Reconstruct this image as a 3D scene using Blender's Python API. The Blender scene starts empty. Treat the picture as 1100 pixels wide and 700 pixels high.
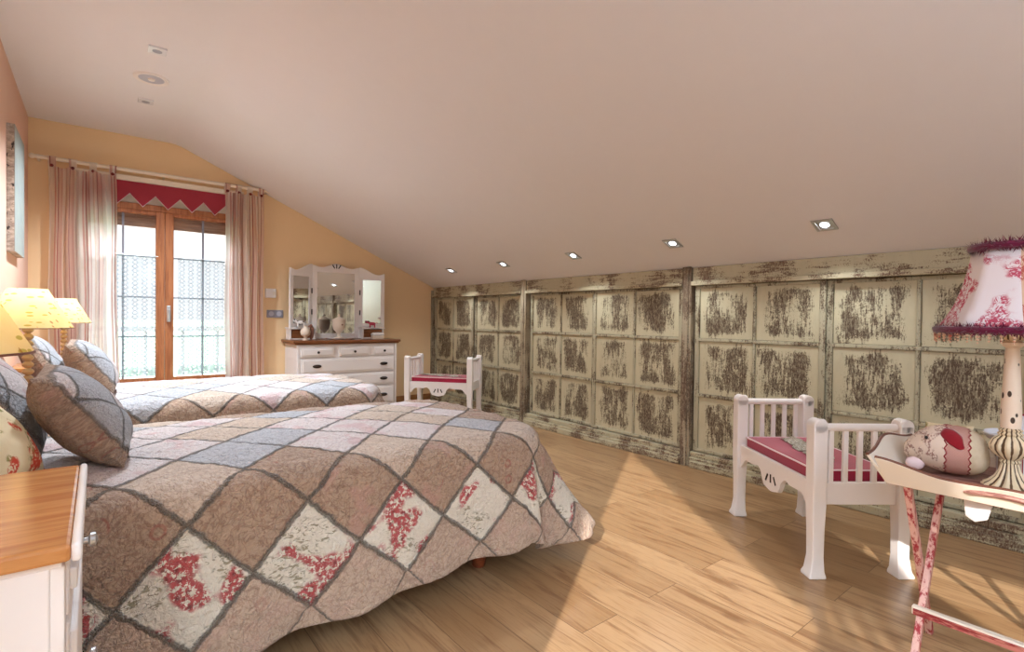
import bpy, bmesh, math, random
from mathutils import Vector, Matrix, noise
random.seed(7)
C = bpy.context.scene
COL = C.collection
PI = math.pi

# ------------------------------------------------------------------ helpers
def lin(c):
    return tuple(((x/255)/12.92 if x/255 <= .04045 else ((x/255+.055)/1.055)**2.4) for x in c)+(1,)

class MB:
    """collects shapes and links them as one mesh object"""
    def __init__(s): s.bm = bmesh.new(); s.uv = s.bm.loops.layers.uv.new('UVMap')
    def _m(s, vs, M):
        if M is not None: bmesh.ops.transform(s.bm, matrix=M, verts=vs)
    def box(s, a, b, M=None):
        r = bmesh.ops.create_cube(s.bm, size=1)['verts']
        for v in r:
            v.co = Vector([(a[i]+b[i])/2 + v.co[i]*abs(b[i]-a[i]) for i in range(3)])
        s._m(r, M); return r
    def prism(s, pts, axis, a, b, M=None):
        """polygon pts in the two remaining axes, extruded from a to b along axis"""
        def P(p, t):
            return Vector({'x': (t, p[0], p[1]), 'y': (p[0], t, p[1]), 'z': (p[0], p[1], t)}[axis])
        A = [s.bm.verts.new(P(p, a)) for p in pts]; B = [s.bm.verts.new(P(p, b)) for p in pts]
        n = len(pts); fs = [s.bm.faces.new(A), s.bm.faces.new(B[::-1])]
        for i in range(n): fs.append(s.bm.faces.new((A[i], B[i], B[(i+1) % n], A[(i+1) % n])))
        bmesh.ops.recalc_face_normals(s.bm, faces=fs)
        s._m(A+B, M); return A+B
    def tube(s, pts, rad, n=10, cap=True, M=None):
        pts = [Vector(p) for p in pts]; rings = []; allv = []
        if not hasattr(rad, '__len__'): rad = [rad]*len(pts)
        up = None
        for i, p in enumerate(pts):
            d = (pts[min(i+1, len(pts)-1)]-pts[max(i-1, 0)]).normalized()
            if up is None:
                up = d.orthogonal().normalized()
            up = (up - d*up.dot(d)).normalized(); w = d.cross(up)
            rings.append([s.bm.verts.new(p+(up*math.cos(2*PI*k/n)+w*math.sin(2*PI*k/n))*rad[i]) for k in range(n)])
        fs = []
        for i in range(len(rings)-1):
            for k in range(n):
                fs.append(s.bm.faces.new((rings[i][k], rings[i][(k+1) % n], rings[i+1][(k+1) % n], rings[i+1][k])))
        if cap: fs += [s.bm.faces.new(rings[0][::-1]), s.bm.faces.new(rings[-1])]
        for r in rings: allv += r
        bmesh.ops.recalc_face_normals(s.bm, faces=fs)
        s._m(allv, M); return allv
    def lathe(s, prof, c=(0, 0, 0), n=28, flute=0, nf=0, cap=True, M=None):
        rings = []
        for r, z in prof:
            ring = []
            for k in range(n):
                a = 2*PI*k/n; rr = r*(1+flute*math.cos(nf*a)) if nf else r
                ring.append(s.bm.verts.new((c[0]+rr*math.cos(a), c[1]+rr*math.sin(a), c[2]+z)))
            rings.append(ring)
        allv = []
        for i in range(len(rings)-1):
            for k in range(n):
                f = s.bm.faces.new((rings[i][k], rings[i][(k+1) % n], rings[i+1][(k+1) % n], rings[i+1][k]))
                for l, (uu, vv) in zip(f.loops, ((k/n, i), ((k+1)/n, i), ((k+1)/n, i+1), (k/n, i+1))):
                    l[s.uv].uv = (uu, vv/(len(rings)-1))
        if cap: s.bm.faces.new(rings[0][::-1]); s.bm.faces.new(rings[-1])
        for r in rings: allv += r
        s._m(allv, M); return allv
    def ball(s, c, r, sc=(1, 1, 1), u=16, v=10, M=None):
        r_ = bmesh.ops.create_uvsphere(s.bm, u_segments=u, v_segments=v, radius=1)['verts']
        for x in r_: x.co = Vector((c[0]+x.co.x*r*sc[0], c[1]+x.co.y*r*sc[1], c[2]+x.co.z*r*sc[2]))
        s._m(r_, M); return r_
    def grid(s, fn, nu, nv, closed=False, M=None):
        """fn(i/nu, j/nv) -> (co, (u, v))"""
        V = [[None]*(nv+1) for _ in range(nu+1)]; U = [[None]*(nv+1) for _ in range(nu+1)]
        al = []
        for i in range(nu+1):
            for j in range(nv+1):
                co, uv = fn(i/nu, j/nv); V[i][j] = s.bm.verts.new(co); U[i][j] = uv; al.append(V[i][j])
        for i in range(nu):
            for j in range(nv):
                q = ((i, j), (i+1, j), (i+1, j+1), (i, j+1))
                f = s.bm.faces.new([V[a][b] for a, b in q])
                for l, (a, b) in zip(f.loops, q): l[s.uv].uv = U[a][b]
        s._m(al, M); return al
    def build(s, name, mat, parent=None, smooth=True, bevel=0, seg=2, solid=0, subsurf=0, angle=35):
        me = bpy.data.meshes.new(name); s.bm.normal_update(); s.bm.to_mesh(me); s.bm.free()
        o = bpy.data.objects.new(name, me); COL.objects.link(o)
        for m in (mat if isinstance(mat, (list, tuple)) else [mat]): me.materials.append(m)
        if smooth:
            me.polygons.foreach_set('use_smooth', [True]*len(me.polygons))
            if not solid and not subsurf:
                try: me.set_sharp_from_angle(angle=math.radians(angle))
                except Exception: pass
        if solid:
            md = o.modifiers.new('Solid', 'SOLIDIFY'); md.thickness = solid; md.offset = 0
        if bevel:
            md = o.modifiers.new('Bevel', 'BEVEL'); md.width = bevel; md.segments = seg; md.limit_method = 'ANGLE'; md.angle_limit = math.radians(40)
        if subsurf:
            md = o.modifiers.new('Sub', 'SUBSURF'); md.levels = subsurf; md.render_levels = subsurf
        if parent is not None: o.parent = parent
        return o

def thing(name, label, cat, loc=(0, 0, 0), rz=0, group=None):
    o = bpy.data.objects.new(name, None); COL.objects.link(o); o.empty_display_size = .05
    o.location = loc; o.rotation_euler = (0, 0, rz)
    return tag(o, label, cat, group)
def tag(o, label, cat, group=None):
    o['label'] = label; o['category'] = cat
    if group: o['group'] = group
    return o
def struct(o, label=None):
    o['kind'] = 'structure'
    if label: o['label'] = label
    return o
def dup(root, loc, rz, label, group=None):
    r = root.copy(); COL.objects.link(r); r.location = loc; r.rotation_euler = (0, 0, rz); r['label'] = label
    if group: r['group'] = group
    for ch in list(root.children):
        c = ch.copy(); COL.objects.link(c); c.parent = r
        for g in ch.children:
            d = g.copy(); COL.objects.link(d); d.parent = c
    return r
def rot(axis, a): return Matrix.Rotation(a, 4, axis)
def tr(*v): return Matrix.Translation(Vector(v))
def smooth01(a, b, x):
    t = max(0, min(1, (x-a)/(b-a))); return t*t*(3-2*t)

# ------------------------------------------------------------------ materials
class NT:
    def __init__(s, name):
        s.m = bpy.data.materials.new(name); s.m.use_nodes = True
        s.t = s.m.node_tree; s.n = s.t.nodes; s.l = s.t.links
        s.b = s.n['Principled BSDF']; s.out = s.n['Material Output']
    def new(s, typ, **k):
        x = s.n.new(typ)
        for a, v in k.items(): setattr(x, a, v)
        return x
    def put(s, x, sock, v):
        if isinstance(v, (int, float)): x.inputs[sock].default_value = v
        elif isinstance(v, (tuple, list)):
            x.inputs[sock].default_value = v
        else: s.l.new(v, x.inputs[sock])
    def math(s, op, a, b=0.0, c=None, clamp=False):
        x = s.new('ShaderNodeMath', operation=op); x.use_clamp = clamp
        s.put(x, 0, a); s.put(x, 1, b)
        if c is not None: s.put(x, 2, c)
        return x.outputs[0]
    def mix(s, f, a, b, bt='MIX'):
        x = s.new('ShaderNodeMix', data_type='RGBA', blend_type=bt)
        s.put(x, 0, f); s.put(x, 6, a); s.put(x, 7, b); return x.outputs[2]
    def ss(s, v, a, b):
        x = s.new('ShaderNodeMapRange', interpolation_type='SMOOTHSTEP'); s.put(x, 0, v); s.put(x, 1, a); s.put(x, 2, b); return x.outputs[0]
    def coord(s, kind='Object'): return s.new('ShaderNodeTexCoord').outputs[kind]
    def mapping(s, v, sc=(1, 1, 1), loc=(0, 0, 0), rt=(0, 0, 0)):
        x = s.new('ShaderNodeMapping'); s.put(x, 0, v); s.put(x, 'Scale', sc); s.put(x, 'Location', loc); s.put(x, 'Rotation', rt); return x.outputs[0]
    def noise(s, v, scale, detail=3, rough=.55, dist=0):
        x = s.new('ShaderNodeTexNoise'); s.put(x, 'Vector', v); s.put(x, 'Scale', scale); s.put(x, 'Detail', detail); s.put(x, 'Roughness', rough); s.put(x, 'Distortion', dist); return x.outputs[0]
    def voro(s, v, scale, feature='F1', out='Distance', rnd=1):
        x = s.new('ShaderNodeTexVoronoi', feature=feature); s.put(x, 'Vector', v); s.put(x, 'Scale', scale); s.put(x, 'Randomness', rnd); return x.outputs[out]
    def sep(s, v):
        x = s.new('ShaderNodeSeparateXYZ'); s.put(x, 0, v); return x.outputs
    def comb(s, a, b, c=0.0):
        x = s.new('ShaderNodeCombineXYZ'); s.put(x, 0, a); s.put(x, 1, b); s.put(x, 2, c); return x.outputs[0]
    def bump(s, h, st=.3, d=.01):
        x = s.new('ShaderNodeBump'); s.put(x, 'Height', h); s.put(x, 'Strength', st); s.put(x, 'Distance', d); s.l.new(x.outputs[0], s.b.inputs['Normal'])
    def base(s, c, rough=.5, metal=0, spec=.5):
        s.put(s.b, 'Base Color', c); s.put(s.b, 'Roughness', rough); s.put(s.b, 'Metallic', metal); s.put(s.b, 'Specular IOR Level', spec); return s.m

def plain(name, c, rough=.5, metal=0, spec=.4, var=.05, scale=12):
    t = NT(name); col = lin(c)
    n = t.noise(t.coord(), scale, 2)
    d = tuple(x*(1-var*2) for x in col[:3])+(1,)
    return t.base(t.mix(n, col, d), rough, metal, spec)

MAT = {}
MAT['ceiling'] = plain('ceiling_plaster', (238, 234, 234), .9, var=.01, spec=.1)
MAT['wall_yellow'] = plain('wall_yellow_plaster', (244, 210, 164), .85, var=.03, scale=3, spec=.15)
MAT['wall_peach'] = plain('wall_peach_plaster', (234, 192, 168), .85, var=.03, scale=3, spec=.15)
MAT['sand'] = plain('sand_plaster', (206, 194, 164), .85)
MAT['white'] = plain('white_paint', (240, 232, 226), .45, var=.01)
MAT['cream_paint'] = plain('cream_paint', (238, 224, 204), .5, var=.02)
MAT['chrome'] = plain('brushed_metal', (205, 205, 205), .3, .9)
MAT['dark'] = plain('dark_metal', (52, 40, 32), .5, .3)
MAT['black'] = plain('black_gloss', (22, 20, 20), .35)
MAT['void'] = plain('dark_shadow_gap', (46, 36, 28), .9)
MAT['grey_plate'] = plain('grey_plastic', (150, 148, 158), .4)
MAT['grey_dial'] = plain('light_grey_plastic', (190, 186, 196), .4)
MAT['porcelain'] = plain('white_porcelain', (240, 238, 240), .2)
MAT['pottery'] = plain('cream_pottery', (226, 208, 188), .35, var=.05, scale=60)
MAT['brown_bow'] = plain('brown_pottery', (122, 76, 58), .45)
MAT['pink'] = plain('pink_ceramic', (205, 70, 92), .4)
MAT['darkred'] = plain('dark_red_button', (112, 34, 34), .5)
MAT['mattress'] = plain('mattress_ticking', (226, 218, 208), .9)
MAT['yellow_post'] = plain('gilt_turned_wood', (190, 160, 116), .4)
MAT['piping'] = plain('white_piping', (240, 214, 214), .8)
MAT['field'] = plain('distant_field', (84, 96, 70), 1, var=.06, scale=.05)
MAT['rail'] = plain('white_railing', (116, 120, 120), .6)

def wood(name, c1, c2, axis='y', scale=1, rough=.35, spec=.5):
    t = NT(name); sc = {'x': (1.2, 14, 14), 'y': (14, 1.2, 14), 'z': (14, 14, 1.2)}[axis]
    v = t.mapping(t.coord(), sc)
    n = t.noise(v, 3*scale, 5, .6, .6)
    return t.base(t.mix(t.ss(n, .35, .68), lin(c1), lin(c2)), rough, 0, spec)
MAT['oak_x'] = wood('orange_wood_top', (204, 142, 84), (178, 112, 60), 'x', rough=.2)
MAT['oak_y'] = wood('orange_wood_top_cross', (200, 124, 62), (172, 92, 40), 'y', rough=.25)
MAT['door_wood'] = wood('window_wood', (190, 122, 76), (160, 94, 54), 'z', rough=.4)
MAT['shutter'] = wood('shutter_slats', (176, 142, 116), (150, 112, 88), 'x', rough=.6)
MAT['bed_wood'] = wood('bed_wood', (150, 78, 46), (112, 54, 30), 'x', rough=.4)
MAT['walnut'] = wood('dresser_top_wood', (142, 88, 50), (112, 64, 34), 'x', rough=.3)
MAT['base_wood'] = wood('baseboard_wood', (176, 122, 76), (150, 98, 56), 'x', rough=.4)

def floor_mat():
    t = NT('oak_laminate'); v = t.sep(t.coord())
    bv = t.comb(v[1], v[0])
    br = t.new('ShaderNodeTexBrick'); br.offset = .37; br.squash = 1
    t.put(br, 'Vector', bv); t.put(br, 'Scale', 1.0); t.put(br, 'Brick Width', 1.25); t.put(br, 'Row Height', .19); t.put(br, 'Mortar Size', .0016); t.put(br, 'Mortar Smooth', .2); t.put(br, 'Bias', 0.0)
    t.put(br, 'Color1', (0, 0, 0, 1)); t.put(br, 'Color2', (1, 1, 1, 1)); t.put(br, 'Mortar', (.5, .5, .5, 1))
    plank = br.outputs[0]; mort = br.outputs[1]
    off = t.math('MULTIPLY', plank, 7.3)
    gv = t.comb(t.math('MULTIPLY', v[0], 13), t.math('ADD', t.math('MULTIPLY', v[1], 1.1), off), off)
    g = t.noise(gv, 2.0, 6, .62, .9)
    fine = t.noise(t.comb(t.math('MULTIPLY', v[0], 60), t.math('MULTIPLY', v[1], 3), off), 2.5, 3, .6)
    kn = t.voro(t.comb(t.math('MULTIPLY', v[0], 4.2), t.math('MULTIPLY', v[1], 1.6), off), 1.0)
    c = t.mix(plank, lin((184, 148, 108)), lin((158, 122, 84)))
    c = t.mix(t.math('MULTIPLY', t.ss(g, .47, .68), .75), c, lin((122, 82, 50)))
    c = t.mix(t.math('MULTIPLY', t.ss(fine, .50, .70), .45), c, lin((140, 96, 58)))
    c = t.mix(t.math('MULTIPLY', t.ss(kn, .13, .03), .6), c, lin((104, 66, 38)))
    c = t.mix(t.math('MULTIPLY', mort, .75), c, lin((92, 62, 36)))
    t.base(c, .28, 0, .5)
    t.bump(t.math('SUBTRACT', t.math('MULTIPLY', fine, .2), mort), .15, .003)
    return t.m
MAT['floor'] = floor_mat()

def worn(name, paint, brown, stretch, amount, panel=False, scale=1.0, dark=None):
    """old cream paint rubbed through to the brown wood"""
    t = NT(name); co = t.coord(); rnd = t.new('ShaderNodeObjectInfo').outputs['Random']
    shift = t.comb(t.math('MULTIPLY', rnd, 31.7), t.math('MULTIPLY', rnd, 17.3), t.math('MULTIPLY', rnd, 53.1))
    vadd = t.new('ShaderNodeVectorMath', operation='ADD'); t.put(vadd, 0, co); t.put(vadd, 1, shift)
    p = vadd.outputs[0]
    big = t.noise(t.mapping(p, (1, 1, .55)), 5.5*scale, 3, .55, .3)
    st = t.noise(t.mapping(p, stretch), 3.0*scale, 5, .7, .2)
    st2 = t.noise(t.mapping(p, (60, 60, 38)), 2.2, 4, .75)
    st3 = t.noise(t.mapping(p, (10, 10, 40)), 1.6, 4, .7)
    s = t.math('ADD', t.math('MULTIPLY', big, .36), t.math('ADD', t.math('MULTIPLY', st, .30), t.math('ADD', t.math('MULTIPLY', st2, .26), t.math('MULTIPLY', st3, .08))))
    if panel:
        g = t.sep(t.coord('Generated'))
        ey = t.math('MINIMUM', g[1], t.math('SUBTRACT', 1, g[1])); ez = t.math('MINIMUM', g[2], t.math('SUBTRACT', 1, g[2]))
        m = t.math('MULTIPLY', t.ss(ey, .03, .22), t.ss(ez, .02, .16))
        s = t.math('ADD', s, t.math('SUBTRACT', t.math('MULTIPLY', m, .10), .085))
    w = t.ss(s, amount, amount+.045)
    pc = t.mix(t.noise(t.mapping(p, (8, 8, 3)), 3, 3), lin(paint), lin(tuple(x*.90 for x in paint)))
    bc = t.mix(t.noise(p, 40, 3), lin(brown), lin(dark or tuple(x*.7 for x in brown)))
    t.base(t.mix(t.math('MULTIPLY', w, t.math('ADD', .52, t.math('MULTIPLY', t.ss(t.noise(t.mapping(p, (55, 55, 16)), 2.4, 4, .8), .38, .56), .45))), pc, bc), .55, 0, .35)
    t.bump(t.math('SUBTRACT', st, t.math('MULTIPLY', w, .6)), .25, .004)
    return t.m
MAT['panel'] = worn('worn_cream_panel', (206, 197, 164), (88, 65, 48), (20, 20, 2.6), .467, True, 1.15)
MAT['stile'] = worn('worn_cream_rail', (186, 178, 150), (98, 76, 54), (18, 18, 2.0), .50)
MAT['pilaster'] = worn('worn_brown_post', (176, 162, 136), (108, 84, 66), (26, 26, 1.2), .475)
MAT['frieze'] = worn('worn_cream_frieze', (198, 188, 156), (112, 78, 58), (20, 2.0, 16), .49)

# ---- patchwork fabric (UV in metres of cloth: u along the bed, v across from the middle)
def quilt_mat(name, mode='quilt'):
    t = NT(name); uv = t.coord('UV')
    wn = t.new('ShaderNodeTexNoise'); t.put(wn, 'Vector', uv); t.put(wn, 'Scale', 34); t.put(wn, 'Detail', 2)
    wv = t.new('ShaderNodeVectorMath', operation='SUBTRACT'); t.l.new(wn.outputs['Color'], wv.inputs[0]); wv.inputs[1].default_value = (.5, .5, .5)
    ws = t.new('ShaderNodeVectorMath', operation='SCALE'); t.l.new(wv.outputs[0], ws.inputs[0]); ws.inputs['Scale'].default_value = .018
    wa = t.new('ShaderNodeVectorMath', operation='ADD'); t.l.new(uv, wa.inputs[0]); t.l.new(ws.outputs[0], wa.inputs[1])
    s = t.sep(wa.outputs[0])
    p = t.math('DIVIDE', t.math('SUBTRACT', s[0], .2), .333); q = t.math('DIVIDE', s[1], .32)
    a = t.math('ADD', p, q); b = t.math('SUBTRACT', p, q)
    i = t.math('FLOOR', a); j = t.math('FLOOR', b)
    fa = t.math('SUBTRACT', a, i); fb = t.math('SUBTRACT', b, j)
    ea = t.math('MINIMUM', fa, t.math('SUBTRACT', 1, fa)); eb = t.math('MINIMUM', fb, t.math('SUBTRACT', 1, fb))
    e = t.math('MINIMUM', ea, eb)
    k = t.math('ABSOLUTE', t.math('SUBTRACT', i, j))
    ku = t.math('ADD', t.math('ADD', i, j), -4.0)
    R = t.math('MAXIMUM', k, ku)
    w = t.new('ShaderNodeTexWhiteNoise', noise_dimensions='2D'); t.put(w, 'Vector', t.comb(i, j)); rv = w.outputs['Value']
    # printed patterns
    pv = t.mapping(uv, (1, 1, 1))
    line = t.math('ABSOLUTE', t.math('SUBTRACT', t.noise(pv, 16, 2, .5, 2.2), .5))
    swirl = t.ss(line, .045, .008)
    fine = t.noise(pv, 90, 3, .7)
    ros = t.voro(pv, 11)
    big_l = t.math('ABSOLUTE', t.math('SUBTRACT', t.noise(pv, 8, 2, .5, 3.0), .5))
    swirl = t.math('MAXIMUM', swirl, t.math('MULTIPLY', t.ss(big_l, .03, .008), .9))
    ring = t.math('MULTIPLY', t.ss(t.math('ABSOLUTE', t.math('SUBTRACT', ros, .26)), .05, .015), t.ss(t.noise(pv, 7, 1), .5, .56))
    tan = t.mix(fine, lin((198, 170, 146)), lin((170, 142, 118)))
    tan = t.mix(t.math('MULTIPLY', swirl, .5), tan, lin((130, 92, 76)))
    tan = t.mix(t.math('MULTIPLY', ring, .55), tan, lin((158, 84, 72)))
    tan2 = t.mix(t.math('MULTIPLY', t.ss(t.noise(pv, 9, 2), .52, .66), .6), tan, lin((196, 152, 136)))
    # cream cloth with red roses and olive leaves
    cl = t.noise(pv, 6.5, 2, .5, .3); pet = t.voro(pv, 48); 
    ros_m = t.math('MULTIPLY', t.ss(cl, .50, .57), t.ss(t.noise(pv, 60, 3, .75), .43, .50))
    leaf = t.math('MULTIPLY', t.ss(t.noise(pv, 7.5, 2, .5, .5), .49, .56), t.ss(t.noise(t.mapping(pv, (1, 2.2, 1), rt=(0, 0, .6)), 42, 2, .6, 1.0), .52, .60))
    flo = t.mix(fine, lin((242, 234, 218)), lin((228, 217, 198)))
    flo = t.mix(t.math('MULTIPLY', leaf, .75), flo, lin((140, 128, 92)))
    flo = t.mix(t.math('MULTIPLY', ros_m, .92), flo, t.mix(t.ss(pet, .1, .5), lin((126, 16, 26)), lin((188, 66, 70))))
    spk = t.math('MULTIPLY', t.ss(fine, .5, .62), .4)
    grey = t.mix(spk, lin((196, 193, 194)), lin((150, 147, 152)))
    grey = t.mix(t.math('MULTIPLY', swirl, .25), grey, lin((126, 122, 122)))
    pink = t.mix(spk, lin((226, 212, 206)), lin((196, 160, 154)))
    pink = t.mix(t.math('MULTIPLY', t.ss(cl, .54, .62), .35), pink, lin((206, 140, 140)))
    beige = t.mix(spk, lin((216, 194, 174)), lin((186, 158, 134)))
    beige = t.mix(t.math('MULTIPLY', swirl, .35), beige, lin((158, 122, 100)))
    top = t.mix(t.math('GREATER_THAN', rv, .36), grey, pink)
    top = t.mix(t.math('GREATER_THAN', rv, .70), top, beige)
    if mode == 'quilt':
        side = t.mix(t.math('GREATER_THAN', rv, .62), tan, tan2)
        c = t.mix(t.math('GREATER_THAN', R, 2.5), top, t.mix(t.math('GREATER_THAN', rv, .55), beige, tan))
        c = t.mix(t.math('GREATER_THAN', R, 3.5), c, side)
        c = t.mix(t.math('GREATER_THAN', R, 4.5), c, flo)
        c = t.mix(t.math('GREATER_THAN', R, 5.5), c, t.mix(.5, tan2, beige))
        seam_on = t.math('LESS_THAN', R, 6.5)
    elif mode == 'plain_tan':
        side = t.mix(t.math('GREATER_THAN', rv, .62), tan, tan2)
        c = t.mix(t.math('GREATER_THAN', R, 3.5), top, side); seam_on = 1.0
    else:      # pillow: tan back and rim; grey-pink front patches, pale as if window-lit
        oz = t.sep(t.coord('Object'))[2]
        oz = t.math('ADD', oz, t.math('MULTIPLY', t.math('SUBTRACT', t.noise(uv, 20, 2), .5), .02))
        front = t.ss(oz, .030, .036)
        c = t.mix(front, t.mix(t.math('GREATER_THAN', rv, .5), tan, tan2), t.mix(t.math('GREATER_THAN', rv, .5), grey, pink))
        ruf = t.ss(t.math('ABSOLUTE', t.math('SUBTRACT', oz, .033)), .008, .003)
        c = t.mix(t.math('MULTIPLY', ruf, .7), c, lin((104, 94, 82)))
        seam_on = t.math('ADD', .25, t.math('MULTIPLY', front, .75))
    seam = t.math('MULTIPLY', t.ss(t.math('ADD', e, t.math('MULTIPLY', t.math('SUBTRACT', t.noise(uv, 130, 2), .5), .05)), .041, .016), seam_on)
    sc = t.mix(t.noise(uv, 160, 2), lin((132, 118, 100)), lin((84, 76, 62)))
    c = t.mix(t.math('MULTIPLY', seam, .70), c, sc)
    t.base(c, .92, 0, .1)
    t.put(t.b, 'Sheen Weight', .25)
    stip = t.noise(uv, 62, 3, .6, .8)
    t.bump(t.math('ADD', stip, t.math('MULTIPLY', t.math('MULTIPLY', seam, t.noise(uv, 200, 1)), 1.4)), 1.0, .02)
    return t.m
MAT['quilt'] = quilt_mat('patchwork_quilt')
MAT['quilt_far'] = quilt_mat('patchwork_quilt_plain', 'plain_tan')
MAT['sham'] = quilt_mat('patchwork_cushion', 'pillow')

def roses_mat():
    t = NT('cream_rose_fabric'); uv = t.coord('Object')
    cl = t.noise(uv, 9, 2, .5, .3); f = t.noise(uv, 60, 3, .7)
    c = t.mix(f, lin((238, 222, 186)), lin((228, 206, 164)))
    c = t.mix(t.math('MULTIPLY', t.ss(t.noise(uv, 11, 2), .52, .6), t.ss(f, .45, .55)), c, lin((150, 140, 84)))
    c = t.mix(t.math('MULTIPLY', t.ss(cl, .53, .58), t.ss(f, .40, .5)), c, lin((206, 78, 58)))
    return t.base(c, .9, 0, .1)
MAT['roses'] = roses_mat()

def stripes_mat():
    t = NT('striped_sheer_curtain'); s = t.sep(t.coord('UV')); u = s[0]
    f = t.math('FRACT', t.math('DIVIDE', u, .30))
    r = t.new('ShaderNodeValToRGB'); r.color_ramp.interpolation = 'CONSTANT'; t.put(r, 0, f)
    stops = [(0, (246, 240, 230)), (.18, (224, 180, 168)), (.24, (246, 240, 232)), (.30, (176, 104, 100)), (.335, (232, 206, 194)), (.42, (220, 178, 166)), (.46, (246, 238, 230)), (.56, (222, 196, 180)), (.62, (242, 228, 218)), (.70, (170, 94, 94)), (.725, (236, 210, 198)), (.82, (224, 190, 178)), (.88, (246, 240, 232))]
    cr = r.color_ramp; cr.elements[0].position = 0; cr.elements[0].color = lin(stops[0][1])
    cr.elements[1].position = stops[1][0]; cr.elements[1].color = lin(stops[1][1])
    for pz, c in stops[2:]:
        el = cr.elements.new(pz); el.color = lin(c)
    col = t.mix(t.noise(t.coord('UV'), 300, 1), r.outputs[0], lin((226, 204, 190)))
    col = t.mix(.75, col, r.outputs[0])
    t.base(col, .85, 0, .1)
    trl = t.new('ShaderNodeBsdfTranslucent'); t.put(trl, 0, col)
    m = t.new('ShaderNodeMixShader'); t.put(m, 0, .7); t.l.new(t.b.outputs[0], m.inputs[1]); t.l.new(trl.outputs[0], m.inputs[2])
    tp = t.new('ShaderNodeBsdfTransparent'); m2 = t.new('ShaderNodeMixShader'); t.put(m2, 0, .12)
    t.l.new(m.outputs[0], m2.inputs[1]); t.l.new(tp.outputs[0], m2.inputs[2]); t.l.new(m2.outputs[0], t.out.inputs[0])
    return t.m
MAT['curtain'] = stripes_mat()

def lace_mat():
    t = NT('white_net_lace'); s = t.sep(t.coord('UV')); u, v = s[0], s[1]
    col = t.math('FRACT', t.math('DIVIDE', u, .075))
    band = t.ss(t.math('ABSOLUTE', t.math('SUBTRACT', col, .5)), .24, .18)
    ang = t.math('MULTIPLY', v, 2*PI/.04)
    wig = t.math('MULTIPLY', t.math('SINE', ang), .12)
    d1 = t.math('ABSOLUTE', t.math('SUBTRACT', t.math('ABSOLUTE', t.math('SUBTRACT', col, .5)), t.math('ADD', .16, wig)))
    scal = t.ss(d1, .07, .03)
    dv = t.math('SUBTRACT', t.math('FRACT', t.math('DIVIDE', v, .04)), .5); du = t.math('MULTIPLY', t.math('SUBTRACT', col, .5), 1.9)
    hole = t.ss(t.math('SQRT', t.math('ADD', t.math('POWER', dv, 2), t.math('POWER', du, 2))), .24, .17)
    low = t.ss(v, .10, .06)
    lowp = t.ss(t.voro(t.coord('UV'), 42), .28, .5)
    net = t.math('ADD', .40, t.math('MULTIPLY', scal, .52))
    net = t.math('SUBTRACT', net, t.math('MULTIPLY', hole, .36))
    net = t.math('ADD', net, t.math('MULTIPLY', low, t.math('SUBTRACT', t.math('MULTIPLY', lowp, .5), .05)), clamp=True)
    df = t.new('ShaderNodeBsdfDiffuse'); t.put(df, 0, lin((150, 160, 164)))
    tl = t.new('ShaderNodeBsdfTranslucent'); t.put(tl, 0, lin((190, 204, 206)))
    m = t.new('ShaderNodeMixShader'); t.put(m, 0, .12); t.l.new(df.outputs[0], m.inputs[1]); t.l.new(tl.outputs[0], m.inputs[2])
    tp = t.new('ShaderNodeBsdfTransparent'); m2 = t.new('ShaderNodeMixShader'); t.put(m2, 0, net)
    t.l.new(tp.outputs[0], m2.inputs[1]); t.l.new(m.outputs[0], m2.inputs[2]); t.l.new(m2.outputs[0], t.out.inputs[0])
    return t.m
MAT['lace'] = lace_mat()

def glass_mat():
    t = NT('window_glass'); tp = t.new('ShaderNodeBsdfTransparent'); gl = t.new('ShaderNodeBsdfGlossy'); t.put(gl, 'Roughness', .02)
    fr = t.new('ShaderNodeFresnel'); t.put(fr, 'IOR', 1.35)
    m = t.new('ShaderNodeMixShader'); t.l.new(fr.outputs[0], m.inputs[0]); t.l.new(tp.outputs[0], m.inputs[1]); t.l.new(gl.outputs[0], m.inputs[2]); t.l.new(m.outputs[0], t.out.inputs[0])
    return t.m
MAT['glass'] = glass_mat()
tm = NT('mirror_glass'); MAT['mirror'] = tm.base((.86, .88, .88, 1), .03, 1)

def emit(name, c, st):
    t = NT(name); t.put(t.b, 'Base Color', (1, 1, 1, 1)); t.put(t.b, 'Emission Color', lin(c)); t.put(t.b, 'Emission Strength', st); return t.m
MAT['bulb_cool'] = emit('led_lamp', (240, 248, 255), 9)
MAT['globe'] = emit('fill_globe_glow', (196, 222, 255), 18)  # glow of the added fill globes
MAT['bulb_warm'] = emit('warm_bulb', (255, 222, 170), 4)

def shade_mat():
    t = NT('yellow_paper_shade'); co = t.coord()
    l1 = t.voro(t.mapping(co, (1, 1, 3.2), rt=(.5, .3, .9)), 19)
    l2 = t.voro(t.mapping(co, (1.2, 3.4, 1.2), rt=(1, .2, .4)), 15)
    c = t.mix(t.noise(co, 25, 3), lin((250, 234, 184)), lin((244, 222, 156)))
    c = t.mix(t.math('MULTIPLY', t.ss(l1, .28, .20), .8), c, lin((190, 176, 70)))
    c = t.mix(t.math('MULTIPLY', t.ss(l2, .17, .12), .7), c, lin((176, 120, 60)))
    t.base(c, .8, 0, .1)
    tl = t.new('ShaderNodeBsdfTranslucent'); t.put(tl, 0, c)
    m = t.new('ShaderNodeMixShader'); t.put(m, 0, .55); t.l.new(t.b.outputs[0], m.inputs[1]); t.l.new(tl.outputs[0], m.inputs[2]); t.l.new(m.outputs[0], t.out.inputs[0])
    return t.m
MAT['shade'] = shade_mat()

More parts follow.
